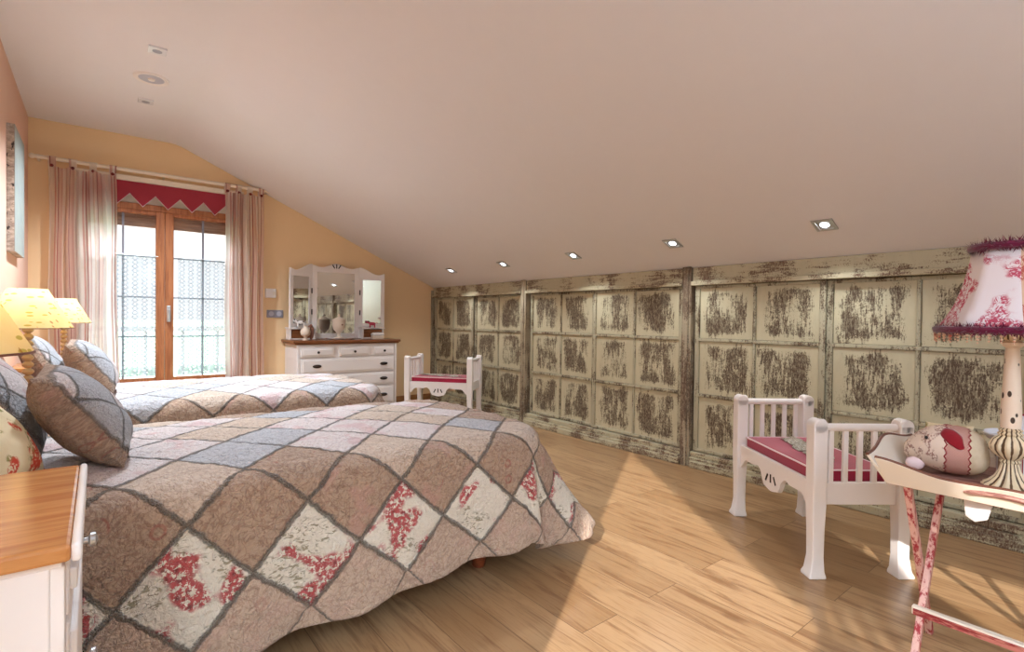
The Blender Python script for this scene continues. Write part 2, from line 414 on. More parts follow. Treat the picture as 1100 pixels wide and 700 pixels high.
def red_fabric(name, c, c2, scale=120):
    t = NT(name); n = t.noise(t.coord(), scale, 3); k = t.noise(t.coord(), 9, 2)
    col = t.mix(n, lin(c), lin(c2)); col = t.mix(t.math('MULTIPLY', t.ss(k, .5, .7), .25), col, lin(c2))
    t.base(col, .8, 0, .2); t.put(t.b, 'Sheen Weight', .4); t.bump(n, .2, .002); return t.m
MAT['valance'] = red_fabric('red_linen', (166, 54, 68), (150, 44, 58))
MAT['velvet'] = red_fabric('crimson_velvet', (178, 34, 66), (146, 22, 50))
MAT['deep_red'] = red_fabric('deep_red_felt', (158, 20, 34), (128, 14, 28))
MAT['feather'] = red_fabric('burgundy_feather', (120, 24, 64), (84, 14, 44), 60)

def toile(name, bg, ink, scale=1.0, obj=True):
    t = NT(name); co = t.mapping(t.coord(), (scale,)*3)
    cl = t.noise(co, 9, 2, .5, .3); f = t.noise(co, 70, 4, .75, .6); br = t.math('ABSOLUTE', t.math('SUBTRACT', t.noise(co, 22, 3, .6, 1.5), .5))
    m = t.math('MULTIPLY', t.ss(cl, .46, .54), t.math('MAXIMUM', t.ss(f, .48, .56), t.ss(br, .04, .015)))
    c = t.mix(m, lin(bg), lin(ink)); t.base(c, .85, 0, .15); return t.m
MAT['toile_white'] = toile('white_toile_print', (236, 226, 226), (196, 84, 104))
MAT['toile_beige'] = toile('beige_toile_print', (220, 182, 152), (186, 92, 80), 1.3)
def pig_mat():
    t = NT('plush_patchwork'); co = t.coord(); s = t.sep(co)
    an = t.math('ARCTAN2', s[1], s[2])
    zig = t.math('MULTIPLY', t.math('PINGPONG', t.math('MULTIPLY', an, 3.2), .5), .018)
    x = t.math('ADD', s[0], zig)
    cl = t.noise(co, 26, 2, .5, .3); f = t.noise(co, 120, 3, .7)
    head = t.mix(t.math('MULTIPLY', t.ss(cl, .47, .55), t.math('MULTIPLY', t.ss(f, .46, .55), .8)), lin((226, 204, 184)), lin((136, 84, 74)))
    chk = t.new('ShaderNodeTexChecker'); t.put(chk, 'Vector', t.comb(s[0], t.math('MULTIPLY', an, .085))); t.put(chk, 'Scale', 210)
    chk.inputs[1].default_value = lin((224, 196, 176)); chk.inputs[2].default_value = lin((164, 62, 62))
    back = t.mix(t.noise(co, 40, 3), lin((226, 208, 178)), lin((202, 180, 148)))
    c = t.mix(t.math('GREATER_THAN', x, .005), head, chk.outputs[0])
    c = t.mix(t.math('GREATER_THAN', x, .085), c, back)
    z1 = t.math('MINIMUM', t.math('ABSOLUTE', t.math('SUBTRACT', x, .005)), t.math('ABSOLUTE', t.math('SUBTRACT', x, .085)))
    c = t.mix(t.ss(z1, .0035, .002), c, lin((134, 30, 36)))
    t.base(c, .9, 0, .1); t.bump(t.noise(co, 60, 3), .4, .004); return t.m
MAT['pig'] = pig_mat()
def post_mat():
    t = NT('cream_paint_with_gaps'); co = t.mapping(t.coord(), (1, 1, .55))
    d = t.voro(co, 42)
    c = t.mix(t.math('MULTIPLY', t.ss(d, .25, .20), t.ss(t.noise(co, 20, 1), .34, .42)), lin((236, 214, 190)), lin((66, 46, 32)))
    return t.base(c, .4, 0, .4)
MAT['post'] = post_mat()
def flute_mat():
    t = NT('gilt_ribbed_urn'); co = t.coord(); s = t.sep(co)
    an = t.math('ARCTAN2', s[1], s[0]); g = t.math('COSINE', t.math('MULTIPLY', an, 14))
    c = t.mix(t.ss(t.math('ADD', g, t.math('MULTIPLY', t.math('SUBTRACT', t.noise(co, 40, 3), .5), 1.4)), -.3, -.75), lin((228, 208, 172)), lin((92, 66, 40)))  # darker brown in the grooves between the ribs
    return t.base(c, .45, 0, .4)
MAT['urn'] = flute_mat()
def rubbed(name, paint, rub, axis):
    t = NT(name); st = {'z': (30, 30, 5), 'y': (30, 5, 30)}[axis]
    n = t.noise(t.mapping(t.coord(), st), 2.2, 4, .7)
    return t.base(t.mix(t.ss(n, .46, .60), lin(paint), lin(rub)), .55, 0, .3)
MAT['leg_rub'] = rubbed('rubbed_pink_paint', (224, 178, 164), (166, 50, 56), 'z')
MAT['bar_rub'] = rubbed('rubbed_red_paint', (196, 120, 104), (140, 44, 46), 'y')
MAT['tray_in'] = rubbed('rubbed_brown_tray', (170, 128, 112), (128, 82, 72), 'y')
def band_mat():
    t = NT('striped_box_paper'); s = t.sep(t.coord('UV')); f = t.math('FRACT', t.math('MULTIPLY', s[0], 9))
    r = t.new('ShaderNodeValToRGB'); r.color_ramp.interpolation = 'CONSTANT'; t.put(r, 0, f); cr = r.color_ramp
    st = [(0, (196, 164, 140)), (.38, (150, 52, 58)), (.46, (214, 188, 170)), (.60, (150, 52, 58)), (.66, (232, 226, 226))]
    cr.elements[0].color = lin(st[0][1]); cr.elements[1].position = st[1][0]; cr.elements[1].color = lin(st[1][1])
    for p, c in st[2:]: e = cr.elements.new(p); e.color = lin(c)
    return t.base(r.outputs[0], .6)
MAT['bands'] = band_mat()
def bark():
    t = NT('birch_bark_edge'); co = t.coord(); n = t.noise(t.mapping(co, (6, 6, 14)), 3, 4, .7); k = t.noise(t.mapping(co, (9, 9, 5)), 3, 4, .7)
    c = t.mix(t.ss(n, .35, .65), lin((206, 188, 170)), lin((150, 132, 118)))
    return t.base(t.mix(t.ss(k, .60, .66), c, lin((60, 50, 46))), .8)
MAT['bark'] = bark()
def canvas():
    t = NT('pale_painted_canvas'); co = t.coord(); n = t.noise(t.mapping(co, (4, 4, 4)), 2, 4, .65); k = t.noise(t.mapping(co, (9, 9, 4)), 4, 4, .7, .8)
    c = t.mix(n, lin((172, 176, 162)), lin((140, 144, 140)))
    return t.base(t.mix(t.math('MULTIPLY', t.ss(k, .56, .64), .7), c, lin((150, 150, 160))), .8)
MAT['canvas'] = canvas()
def doily_mat():
    t = NT('silver_lace'); n = t.voro(t.coord(), 140)
    return t.base(t.mix(t.ss(n, .2, .5), lin((232, 226, 210)), lin((150, 140, 122))), .6, 0, .4)
MAT['doily'] = doily_mat()
def cow_mat():
    t = NT('black_white_ceramic'); n = t.noise(t.coord(), 26, 1)
    return t.base(t.mix(t.ss(n, .48, .52), lin((236, 232, 228)), lin((30, 26, 26))), .3)
MAT['cow'] = cow_mat()

# ------------------------------------------------------------------ room numbers (metres)
XL, XR, YW, ZC, XK = -.471, 3.62, 6.117, 2.789, .61
SL = .441
def zc(x): return ZC-SL*max(0, x-XK)
YN = -3.0

# floor
m = MB(); m.box((XL-.2, YN-.2, -.12), (XR+.2, YW+.3, 0)); struct(m.build('floor', MAT['floor'], smooth=False))
# ceiling: level part, soft crease, slope
prof = []
W_ = .07
for x in (XL-.2, 0, XK-W_): prof.append((x, ZC))
for k in range(1, 8):
    a = k/8; prof.append((XK-W_+2*W_*a, ZC-SL*2*W_*a*a/2))
prof.append((XK+W_, zc(XK+W_))); prof.append((XR+.25, zc(XR+.25)))
pts = prof+[(XR+.25, ZC+.3), (XL-.2, ZC+.3)]
m = MB(); m.prism(pts, 'y', YN-.2, YW+.35); struct(m.build('ceiling', MAT['ceiling'], angle=20))
# window wall (gable) with the balcony door opening
DX0, DX1, DZ = -.19, 1.22, 2.36
m = MB(); y0, y1 = YW, YW+.26
m.prism([(XL-.2, -.1), (DX0, -.1), (DX0, 2.84), (XL-.2, 2.84)], 'y', y0, y1)
m.prism([(DX1, -.1), (XR+.2, -.1), (XR+.2, zc(XR+.2)+.05), (DX1, zc(DX1)+.05)], 'y', y0, y1)
m.prism([(DX0, DZ), (DX1, DZ), (DX1, zc(DX1)+.05), (XK, 2.84), (DX0, 2.84)], 'y', y0, y1)
struct(m.build('wall_far', MAT['wall_yellow'], smooth=False))
# headboard wall, open behind the camera where the stair window is
m = MB()
m.box((XL-.16, .20, -.1), (XL, YW+.2, ZC+.05)); m.box((XL-.16, YN, -.1), (XL, -2.35, ZC+.05)); m.box((XL-.16, -2.36, 2.46), (XL, .21, ZC+.05))
struct(m.build('wall_left', MAT['wall_peach'], smooth=False))
m = MB(); m.box((XR, YN-.1, -.1), (XR+.16, YW+.2, zc(XR)+.05)); struct(m.build('wall_right', MAT['cream_paint'], smooth=False))
m = MB(); m.prism([(XL-.16, -.1), (XR+.16, -.1), (XR+.16, zc(XR+.16)+.05), (XK, 2.84), (XL-.16, 2.84)], 'y', YN-.16, YN); struct(m.build('wall_near', MAT['sand'], smooth=False))
m = MB(); m.box((1.24, YW-.015, 0), (3.5, YW, .09)); struct(m.build('baseboard_far', MAT['base_wood'], smooth=False, bevel=.004))
m = MB(); m.box((XL, .25, 0), (XL+.015, YW, .09)); struct(m.build('baseboard_left', MAT['base_wood'], smooth=False, bevel=.004))

# stair window behind the camera: glass, plus an unseen stair flight shaped to cast the floor's dark band
st = thing('staircase', 'unseen white stair flight with a slotted balustrade, shaped to shadow the floor', 'staircase', (XL-.08, -.05, .048))
m = MB()
m.prism([(-1.78, 1.60), (-.88, 1.60), (-.83, 1.55), (.2, 2.374), (.2, 2.40), (-.783, 2.40)], 'x', -.02, .02); m.build('stringer', MAT['white'], st, smooth=False)
m = MB(); m.prism([(-2.29, 0), (-.82, 0), (-.82, 1.40), (-.86, 1.47), (-2.29, 1.47)], 'x', -.02, .02); m.build('side_panel', MAT['white'], st, smooth=False)
for k in range(7):
    m = MB(); y = -.895-.083*k; m.box((-.02, y-.023, 1.465), (.02, y+.023, 1.605)); m.build('baluster', MAT['white'], st, smooth=False)
m = MB(); m.box((-.02, -2.29, 1.465), (.02, -1.415, 1.605)); m.box((-.02, -2.29, 2.10), (.02, -.90, 2.40)); m.build('sun_block_panel', MAT['white'], st, smooth=False)  # upper panel added out of view to keep the sun off the tray

# outside
m = MB(); m.box((-300, 6.4, -4.2), (300, 600, -4)); struct(m.build('ground', MAT['field'], smooth=False))
m = MB(); m.box((-1.5, YW+.26, -.2), (3, 7.7, -.03)); struct(m.build('trim_1', MAT['ceiling'], smooth=False))
rl = thing('balcony_railing', 'white balcony railing seen through the lace of the glazed door', 'railing', (.5, 7.6, -.03))
m = MB(); m.box((-2, -.03, .93), (2.4, .03, .99)); m.build('handrail', MAT['rail'], rl, smooth=False)
m = MB(); m.box((-2, -.02, .12), (2.4, .02, .16)); m.build('bottom_rail', MAT['rail'], rl, smooth=False)
for k in range(12):
    m = MB(); x = -1.95+k*.38; m.box((x-.015, -.015, 0), (x+.015, .015, .94)); m.build('baluster', MAT['rail'], rl, smooth=False)

# ------------------------------------------------------------------ balcony door (window_1)
wn = bpy.data.objects.new('window_1', None); COL.objects.link(wn); wn.location = (0, YW, 0); struct(wn, 'orange wood double balcony door with small glass panes')
def wpart(name, m, mat, par=wn, **k): return m.build(name, mat, par, smooth=False, **k)
m = MB(); m.box((DX0, .0, 0), (DX0+.05, .09, 2.15)); m.box((DX1-.05, .0, 0), (DX1, .09, 2.15)); m.box((DX0, .0, 2.10), (DX1, .09, 2.16)); wpart('frame', m, MAT['door_wood'], bevel=.004)
m = MB(); m.box((DX0, .02, 2.16), (DX1, .2, DZ)); wpart('shutter_box', m, MAT['cream_paint'], bevel=.004)
for side, (a, b) in (('l', (-.14, .513)), ('r', (.517, 1.17))):
    m = MB(); z0, z1 = .03, 2.10; s = .072
    m.box((a, .01, z0), (a+s, .07, z1)); m.box((b-s, .01, z0), (b, .07, z1)); m.box((a+s, .01, z1-.035), (b-s, .07, z1)); m.box((a+s, .01, z0), (b-s, .07, .485)); m.box((a+s+.05, .0, .12), (b-s-.05, .02, .40))
    sash = wpart('sash', m, MAT['door_wood'], bevel=.005)
    m = MB(); m.box((a+s, .042, .485), (b-s, .048, z1-.035)); wpart('glass_pane', m, MAT['glass'], sash)
    m = MB(); c = (a+b)/2+(.0 if side == 'r' else .0)
    m.box((c-.009, .034, .485), (c+.009, .056, z1-.035))
    for z in (1.66, 1.268, .885): m.box((a+s, .034, z-.007), (b-s, .056, z+.007))
    wpart('muntin', m, MAT['grey_plate'], sash)
m = MB(); m.box((.53, -.008, 1.03), (.562, .012, 1.19)); h = m.box((.535, -.05, 1.03), (.557, -.03, 1.15)); m.box((.538, -.05, 1.12), (.554, .0, 1.145)); wpart('handle', m, MAT['chrome'], bevel=.004)
m = MB()
for k in range(4):
    z = 1.95+k*.045; m.box((DX0+.02, .095, z), (DX1-.02, .115, z+.0449))
wpart('roller_shutter', m, MAT['shutter'], bevel=.006)
# lace half curtains
for a, b, lab in ((-.06, .442, 'white lace half curtain on the left leaf of the balcony door'), (.62, 1.08, 'white lace half curtain on the right leaf of the balcony door, behind the handle side')):
    m = MB(); W = b-a
    def f(i, j, a=a, W=W):
        return Vector((a+W*i, .006*math.sin(i*W*2*PI/.095)+.003*math.sin(17*i), .505+1.165*(1-j)-.012*abs(math.sin(i*W*PI/.047))*(1 if j == 0 else 0))), (W*i, 1.165*(1-j))
    m.grid(f, 90, 24); o = m.build('lace_curtain', MAT['lace'], None); o.location = (0, YW-.004, 0)
    tag(o, lab, 'lace curtain', 'lace half curtains on the balcony door')
    m = MB(); m.tube([(a-.02, -.004, 1.665), (b+.02, -.004, 1.665)], .004, 8); m.build('wire', MAT['chrome'], o)

# valance and its pelmet board
m = MB(); z1 = 2.345; t0 = -.08; n = 7
pts = [(t0-.0, z1), (t0, 2.18)]
x = -.08
teeth = []
while x < 1.16: teeth += [(x+.1-.1, 2.232), (x+.1, 2.12)]; x += .1997
xs = -.0779-.1
poly = [(-.16, z1)]; lowpts = []
k = 0; X = -.178
while X < 1.22:
    lowpts.append((max(X, -.16), 2.232 if k % 2 == 0 else 2.12)); X += .0998; k += 1
off = .0199   # peaks at .22, .42 ...
lowpts = [(-.16, 2.16)]+[(-.08+.0999*i, 2.12 if i % 2 == 0 else 2.232) for i in range(0, 14) if -.08+.0999*i < 1.18]+[(1.19, 2.2)]
lowpts = [(px_+.013, pz_) for px_, pz_ in lowpts]
for (xa, za), (xb, zb) in zip(lowpts[:-1], lowpts[1:]):
    m.prism([(xa, za), (xb, zb), (xb, z1), (xa, z1)], 'y', -.008, .0)
bmesh.ops.remove_doubles(m.bm, verts=m.bm.verts, dist=1e-5)
va = m.build('valance', MAT['valance'], None, smooth=False); va.location = (0, 6.055, 0); tag(va, 'red zigzag-edged window valance between the striped curtains', 'valance')
m = MB(); m.tube([(x, -.006, z) for x, z in lowpts], .0045, 6); m.build('white_trim', MAT['piping'], va)
m = MB(); m.box((-.17, 6.045, 2.348), (1.20, YW, 2.40)); pb = m.build('pelmet_board', MAT['cream_paint'], None, smooth=False, bevel=.006); tag(pb, 'cream pelmet board above the red valance', 'pelmet')

# curtain rod
ro = thing('curtain_rod', 'long cream curtain rod with end finials above the balcony door', 'curtain rod', (0, 6.02, 2.44))
m = MB(); m.tube([(-.42, 0, 0), (1.42, 0, 0)], .017, 12); m.build('pole', MAT['cream_paint'], ro)
for x in (-.44, 1.44): m = MB(); m.ball((x, 0, 0), .022); m.build('finial', MAT['cream_paint'], ro)
for x in (-.40, .5, 1.41): m = MB(); m.box((x-.008, 0, -.02), (x+.008, .097, .02)); m.build('bracket', MAT['cream_paint'], ro, smooth=False)

# striped curtains
def curtain(x0, x1, xb0, xb1, nf, ph, lab):
    root = thing('striped_curtain', lab, 'curtain', (0, 6.0, 0), 0, 'striped curtains at the balcony door')
    H0, H1 = .02, 2.375; arc = (x1-x0)*1.55
    def f(i, j):
        z = H1+(H0-H1)*j
        xa = x0+(x1-x0)*i; xb = xb0+(xb1-xb0)*i
        x = xa+(xb-xa)*j
        am = .012+.022*smooth01(0, .3, j)
        y = am*math.sin(2*PI*nf*i+ph+.5*math.sin(3*j+2*i))+.008*math.sin(2*PI*nf*2.3*i+1+j)
        if j == 0: z += .012*math.cos(2*PI*3.0*i)
        return Vector((x+.006*math.sin(9*j+7*i), y, z)), (arc*i, z)
    m = MB(); m.grid(f, 120, 40); m.build('fabric', MAT['curtain'], root)
    for k in range(4):
        xc = x0+(x1-x0)*(.05+.30*k)
        m = MB()
        def g(i, j, xc=xc):
            a = -.5*PI+j*2*PI; w = .033*(1-.25*abs(math.cos(a/2+.25*PI)))
            zz = .018*math.sin(a)
            yy = .020*math.cos(a)
            if math.sin(a) < 0: zz = zz*4.6
            return Vector((xc+(i-.5)*2*w, .02+yy, 2.442+zz)), (.2+i*.05+.05*k, 0)
        m.grid(g, 4, 24); tb = m.build('tab_loop', MAT['curtain'], root)
        m = MB(); m.ball((xc, -.012, 2.375), .014, (1, .6, 1), 10, 8); m.build('button', MAT['darkred'], tb)
    return root
curtain(-.335, .128, -.33, .16, 5.5, 0, 'striped sheer curtain left of the balcony door, nearest the headboard wall')
curtain(1.02, 1.375, 1.03, 1.385, 4.5, 1, 'striped sheer curtain right of the balcony door, beside the dresser')

# wall fittings
m = MB(); m.box((1.425, YW-.035, 1.30), (1.535, YW, 1.40)); o = m.build('thermostat', MAT['white'], None, smooth=False, bevel=.008); tag(o, 'small white thermostat box on the yellow wall above the switches', 'thermostat')
m = MB(); m.box((1.50, YW-.0385, 1.33), (1.525, YW-.034, 1.37)); m.build('mounted_dial', MAT['cream_paint'], o, smooth=False)
sw = thing('light_switch', 'grey double switch plate on the yellow wall between curtain and dresser', 'switch', (1.53, YW, 1.125))
m = MB(); m.box((-.085, -.012, -.042), (.085, 0, .042)); m.build('plate', MAT['grey_plate'], sw, smooth=False, bevel=.004)
for x in (-.04, .04): m = MB(); m.lathe([(.001, 0), (.024, 0), (.026, .004), (.026, .012)], n=18, M=tr(x, -.010, 0)@rot('X', PI/2)@tr(0, 0, -.004)); m.build('rocker', MAT['grey_dial'], sw)
m = MB(); m.box((1.483, YW-.004, 2.125), (1.695, YW, 2.245)); o = m.build('access_panel', MAT['wall_yellow'], None, smooth=False, bevel=.0015); tag(o, 'flush yellow access cover high on the wall above the switches', 'access panel')

# painting on the headboard wall
pt = thing('canvas_painting', 'tall pale painting with bark-coloured edges on the peach headboard wall', 'painting', (XL, 5.04, 1.93))
m = MB(); m.box((0, -.28, -.42), (.038, .28, .42)); m.build('stretcher_frame', MAT['bark'], pt, smooth=False)
m = MB(); m.box((.038, -.28, -.42), (.041, .28, .42)); m.build('canvas', MAT['canvas'], pt, smooth=False)

# ceiling fittings
slope_a = math.atan(SL)
dl = thing('downlight', '', 'downlight', (3.19, 1.19, zc(3.19)), 0, 'square recessed downlights along the sloping ceiling')
M = rot('Y', slope_a)
m = MB()
for a, b in (((-.055, -.055), (.055, -.036)), ((-.055, .036), (.055, .055)), ((-.055, -.036), (-.036, .036)), ((.036, -.036), (.055, .036))):
    m.box((a[0], a[1], -.008), (b[0], b[1], .0005), M=M)
m.build('trim_ring', MAT['chrome'], dl, smooth=False, bevel=.002)
m = MB(); m.box((-.037, -.037, -.0025), (.037, .037, -.0005), M=M); m.build('reflector', MAT['chrome'], dl, smooth=False)
m = MB(); m.lathe([(.001, -.006), (.020, -.006), (.024, -.0025)], n=20, M=M, cap=True); m.build('lamp', MAT['bulb_cool'], dl)
dpos = ['square chrome downlight in the slope nearest the toile-shaded table lamp', 'square chrome downlight in the slope, second nearest, above the post beside the bench',
        'square chrome downlight in the slope, middle of the row of five', 'square chrome downlight in the slope, second from the yellow wall', 'square chrome downlight in the slope, last of the row by the yellow wall']
dl['label'] = dpos[0]
for k in range(1, 5): dup(dl, (3.19, 1.19+.985*k, zc(3.19)), 0, dpos[k])
def ceil_square(y, lab):
    r = thing('ceiling_spotlight', lab, 'spotlight', (.295, y, ZC), 0, 'square white spotlights in the level ceiling')
    m = MB(); m.box((-.05, -.05, -.012), (.05, .05, 0)); m.build('housing', MAT['porcelain'], r, smooth=False, bevel=.003)
    m = MB(); m.lathe([(.001, -.0135), (.026, -.0135), (.028, -.011)], n=20); m.build('lamp', MAT['grey_plate'], r)
ceil_square(4.03, 'square white ceiling spotlight just in front of the round speaker')
ceil_square(5.04, 'square white ceiling spotlight farther away, between round speaker and yellow wall')
ceil_square(3.02, 'unseen square ceiling spotlight added over the near bed to brighten its top')  # extra fitting out of view, added to brighten the near bed
vt = thing('ceiling_speaker', 'round white ceiling speaker between the two square spotlights', 'speaker', (.298, 4.54, ZC))
m = MB(); m.lathe([(.075, -.006), (.098, -.014), (.106, -.010), (.108, 0)], n=36, cap=False); m.build('rim', MAT['white'], vt)
m = MB(); m.lathe([(.001, -.007), (.078, -.007), (.08, -.001)], n=36); m.build('grille', MAT['grey_dial'], vt)
m = MB(); m.lathe([(.001, -.018), (.02, -.016), (.024, -.006)], n=16); m.build('tweeter', MAT['white'], vt)

# ------------------------------------------------------------------ built-in wardrobes
XF = 3.50
def wardrobe(ya, yb, lab, shift):
    """section from y=ya (near) to y=yb (far)"""
    w = thing('built_in_wardrobe', lab, 'wardrobe', (XF, ya, 0), 0, 'distressed built-in wardrobes under the slope')
    L = yb-ya; top = zc(XF)-.002
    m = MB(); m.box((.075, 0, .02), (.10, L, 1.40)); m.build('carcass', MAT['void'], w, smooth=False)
    for y in (0, L-.001): pass
    m = MB(); m.prism([(-.005, 0), (.075, 0), (.075, zc(XF+.075)-.004), (-.005, zc(XF-.005)-.004)], 'y', .001, .079); m.prism([(-.018, 0), (0, 0), (0, top-.014), (-.018, top-.01)], 'y', .018, .062); m.build('post', MAT['pilaster'], w, smooth=False, bevel=.006)
    m = MB(); m.prism([(.012, 1.375), (.08, 1.375), (.08, zc(XF+.08)-.004), (.012, zc(XF+.012)-.004)], 'y', .08, L); m.box((-.012, .08, 1.368), (.04, L, 1.40)); m.build('frieze', MAT['frieze'], w, smooth=False, bevel=.004)
    m = MB(); m.box((-.005, .08, 0), (.08, L, .075)); m.box((-.02, .08, .0), (.0, L, .05)); m.box((.01, .08, .075), (.08, L, .115)); m.build('plinth', MAT['frieze'], w, smooth=False, bevel=.006)
    D = L-.08; half = D/2
    for d in (0, 1):
        # d=0 near door, d=1 far door; they run on two tracks
        y0 = .08+.012+d*half+(-.0 if d else 0); y1 = y0+half-(.024 if d else -.004)
        xo = .030+(.026 if d == shift else 0)
        ncol = 2; st_, mu = .036, .020
        m = MB(); z0, z1 = .12, 1.366
        cw = (y1-y0-2*st_-mu)/2
        m.box((xo, y0, z0), (xo+.022, y0+st_, z1)); m.box((xo, y1-st_, z0), (xo+.022, y1, z1))
        m.box((xo+.003, y0+st_+cw, z0), (xo+.022, y0+st_+cw+mu, z1))
        rows = [.12, .545, .962, 1.366]
        for z in rows:
            a, b = (z-.012, z+.012)
            if z == rows[0]: a, b = z, z+.024
            if z == rows[-1]: a, b = z-.022, z
            m.box((xo+.001, y0+st_*.5, a), (xo+.021, y1-st_*.5, b))
        dr = m.build('door', MAT['stile'], w, smooth=False, bevel=.005)
        for c in range(2):
            for r in range(3):
                yy = y0+st_+c*(cw+mu); za, zb = rows[r]+.013, rows[r+1]-.013
                m = MB()
                m.box((xo+.014, yy+.001, za), (xo+.024, yy+cw-.001, zb))
                m.build('panel', MAT['panel'], dr, smooth=False, bevel=.003)
    return w
wardrobe(4.155, 6.09, 'distressed cream wardrobe section beside the yellow wall, behind the far bench', 0)
wardrobe(2.215, 4.155, 'middle distressed cream wardrobe section, opposite the foot of the near bed', 1)
wardrobe(.285, 2.215, 'distressed cream wardrobe section behind the near bench and the lamp', 0)
m = MB(); m.box((XF-.01, 6.092, 0), (XF+.1, YW, zc(XF+.1)-.003)); struct(m.build('trim_2', MAT['pilaster'], smooth=False, bevel=.004))
m = MB(); m.box((XF-.01, .20, 0), (XF+.1, .284, zc(XF+.1)-.003)); struct(m.build('trim_3', MAT['pilaster'], smooth=False, bevel=.004))

# ------------------------------------------------------------------ beds, quilts, pillows
def bed(yc, lab):
    b = thing('single_bed', lab, 'bed', (XL, yc, 0), 0, 'single beds with patchwork quilts')
    m = MB(); m.box((.10, -.47, .22), (2.0, .47, .32)); m.build('bed_frame', MAT['bed_wood'], b, smooth=False, bevel=.01)
    m = MB(); m.box((.08, -.49, .32), (2.04, .49, .585)); m.build('mattress', MAT['mattress'], b, bevel=.07, seg=4)
    m = MB(); m.prism([(-.49, .05), (.49, .05), (.49, .78), (.3, .84), (0, .87), (-.3, .84), (-.49, .78)], 'x', .004, .026); m.build('headboard', MAT['bed_wood'], b, smooth=False, bevel=.01)
    for x in (.18, 1.80):
        for y in (-.42, .42):
            m = MB(); m.lathe([(.026, 0), (.03, .01), (.036, .22)], (x, y, 0), 14); m.build('leg', MAT['bed_wood'], b)
    return b
def quilt(yc, lab, mat, u0, seed, hemlen=.50, sag=.07, corner=.57):
    X0, X1, HW, RC, ZT = XL+.06, XL+2.055, .50, .14, .605
    def fn(i, j):
        u = u0+(X1+.52-u0)*i; v = -1.02+2.04*j
        cx = min(max(u, -9), X1-RC); cy = min(max(v, -HW+RC), HW-RC)
        dx, dy = u-cx, v-cy; dist = math.hypot(dx, dy)
        # crowned top
        tt = min(1, abs(min(max(v, -HW), HW))/HW); uu = smooth01(X1, X1-.5, u)
        ztop = ZT+.030*(1-tt**2.5)*(.35+.65*uu)-.012*(1-uu)
        puff = 0
        p = (u-.2)/.333; q = abs(v)/.32; a = (p+q) % 1; b_ = (p-q) % 1
        e = min(a, 1-a, b_, 1-b_); puff = .007*smooth01(0, .30, e)+.004*noise.noise((u*9+seed, v*9, 0))+.0035*noise.noise((u*42, v*42, seed))
        if dist <= RC:
            return Vector((u, yc+v, ztop+puff)), (u, v)
        nx, ny = dx/dist, dy/dist; d = dist-RC
        lim = (.52+RC)/max(abs(nx), abs(ny))-RC if (abs(nx) > 1e-6 and abs(ny) > 1e-6) else .52
        ph = math.atan2(abs(nx), abs(ny))  # 0 side, pi/2 foot
        cr = 2*abs(nx*ny)
        s_ = smooth01(1.6, -.2, u)
        hem = hemlen+sag*s_*(1 if abs(ny) > .5 else 0)+(corner-hemlen)*cr+.010*math.cos(2*PI*(u+v*(1 if abs(nx) > abs(ny) else 0))/.333)
        dd = d/lim*hem
        rho = .075; ang = min(dd/rho, 1.42)
        out = rho*math.sin(ang); drop = rho*(1-math.cos(ang)); rem = max(0, dd-rho*1.42)
        fl = .12+.42*math.exp(-((ph-.95)/.42)**2)*(1 if nx > .02 else 0)+.10*math.exp(-((ph-.12)/.10)**2)*(1 if nx > .02 else 0)-.10*math.exp(-((ph-.36)/.12)**2)*(1 if nx > .02 else 0)
        wav = .022*math.sin(2*PI*u/.62+seed*1.3)*(1 if abs(ny) > .5 else 0)+.02*math.sin(2*PI*v/.55+seed)*(1 if abs(nx) > .5 else 0)
        fl = fl*smooth01(-.15, .25, u)+.02 if abs(ny) > .5 else fl
        fl += wav*rem/.4*2*smooth01(-.15, .25, u)
        out += rem*math.sin(fl); drop += rem*math.cos(fl)
        bx, by = cx+nx*(RC+out), cy+ny*(RC+out)
        ds = (1-smooth01(0, .05, dd))
        return Vector((bx+nx*puff, yc+by+ny*puff, max(.03, (ztop-drop)+puff*ds))), (u, v)
    m = MB(); m.grid(fn, 250, 210)
    o = m.build('patchwork_quilt', mat, None, solid=.008); tag(o, lab, 'quilt', 'patchwork quilts on the beds'); return o
bed(2.30, 'wooden single bed nearest the viewer, under the rose patchwork quilt')
bed(4.06, 'single bed nearer the balcony door, under the farther quilt')
quilt(2.30, 'patchwork quilt on the near bed with red rose patches along its side', MAT['quilt'], -.33, 0)
quilt(4.06, 'patchwork quilt on the far bed with a tan hanging side', MAT['quilt_far'], -.33, 2)

def pillow(name, loc, size, normal, roll, mat, lab, cat, group, uvo=(0, 0), thick=.16, uvs=1.0):
    w, h = size
    n = Vector(normal).normalized(); up = Vector((0, 0, 1)); xx = up.cross(n).normalized(); yy = n.cross(xx)
    M = Matrix((xx, yy, n)).transposed().to_4x4(); M = tr(*loc)@M@rot('Z', roll)
    m = MB()
    for sgn in (1, -1):
        def f(i, j, sgn=sgn):
            s, t = 2*i-1, 2*j-1
            es = max(0, 1-abs(s)**2.4); et = max(0, 1-abs(t)**2.4)
            th = thick/2*(es*et)**.55
            kx = 1-.09*(1-abs(t)**2)*0-.07*(1-(t*t))*abs(s)
            x = w/2*s*(1-.07*(1-t*t)*abs(s)**3); y = h/2*t*(1-.07*(1-s*s)*abs(t)**3)
            th += .006*noise.noise((s*2.2+loc[0]*9, t*2.2+loc[1]*5, sgn))*(es*et)**.3
            return Vector((x, y, sgn*th)), (uvo[0]+x*uvs, uvo[1]+y*uvs)
        m.grid(f, 44, 44)
    bmesh.ops.remove_doubles(m.bm, verts=m.bm.verts, dist=1e-5); bmesh.ops.recalc_face_normals(m.bm, faces=m.bm.faces)
    o = m.build(name, mat, None); o.matrix_world = M
    tag(o, lab, cat, group); return o
GP = 'patchwork pillows and cushions on the beds'
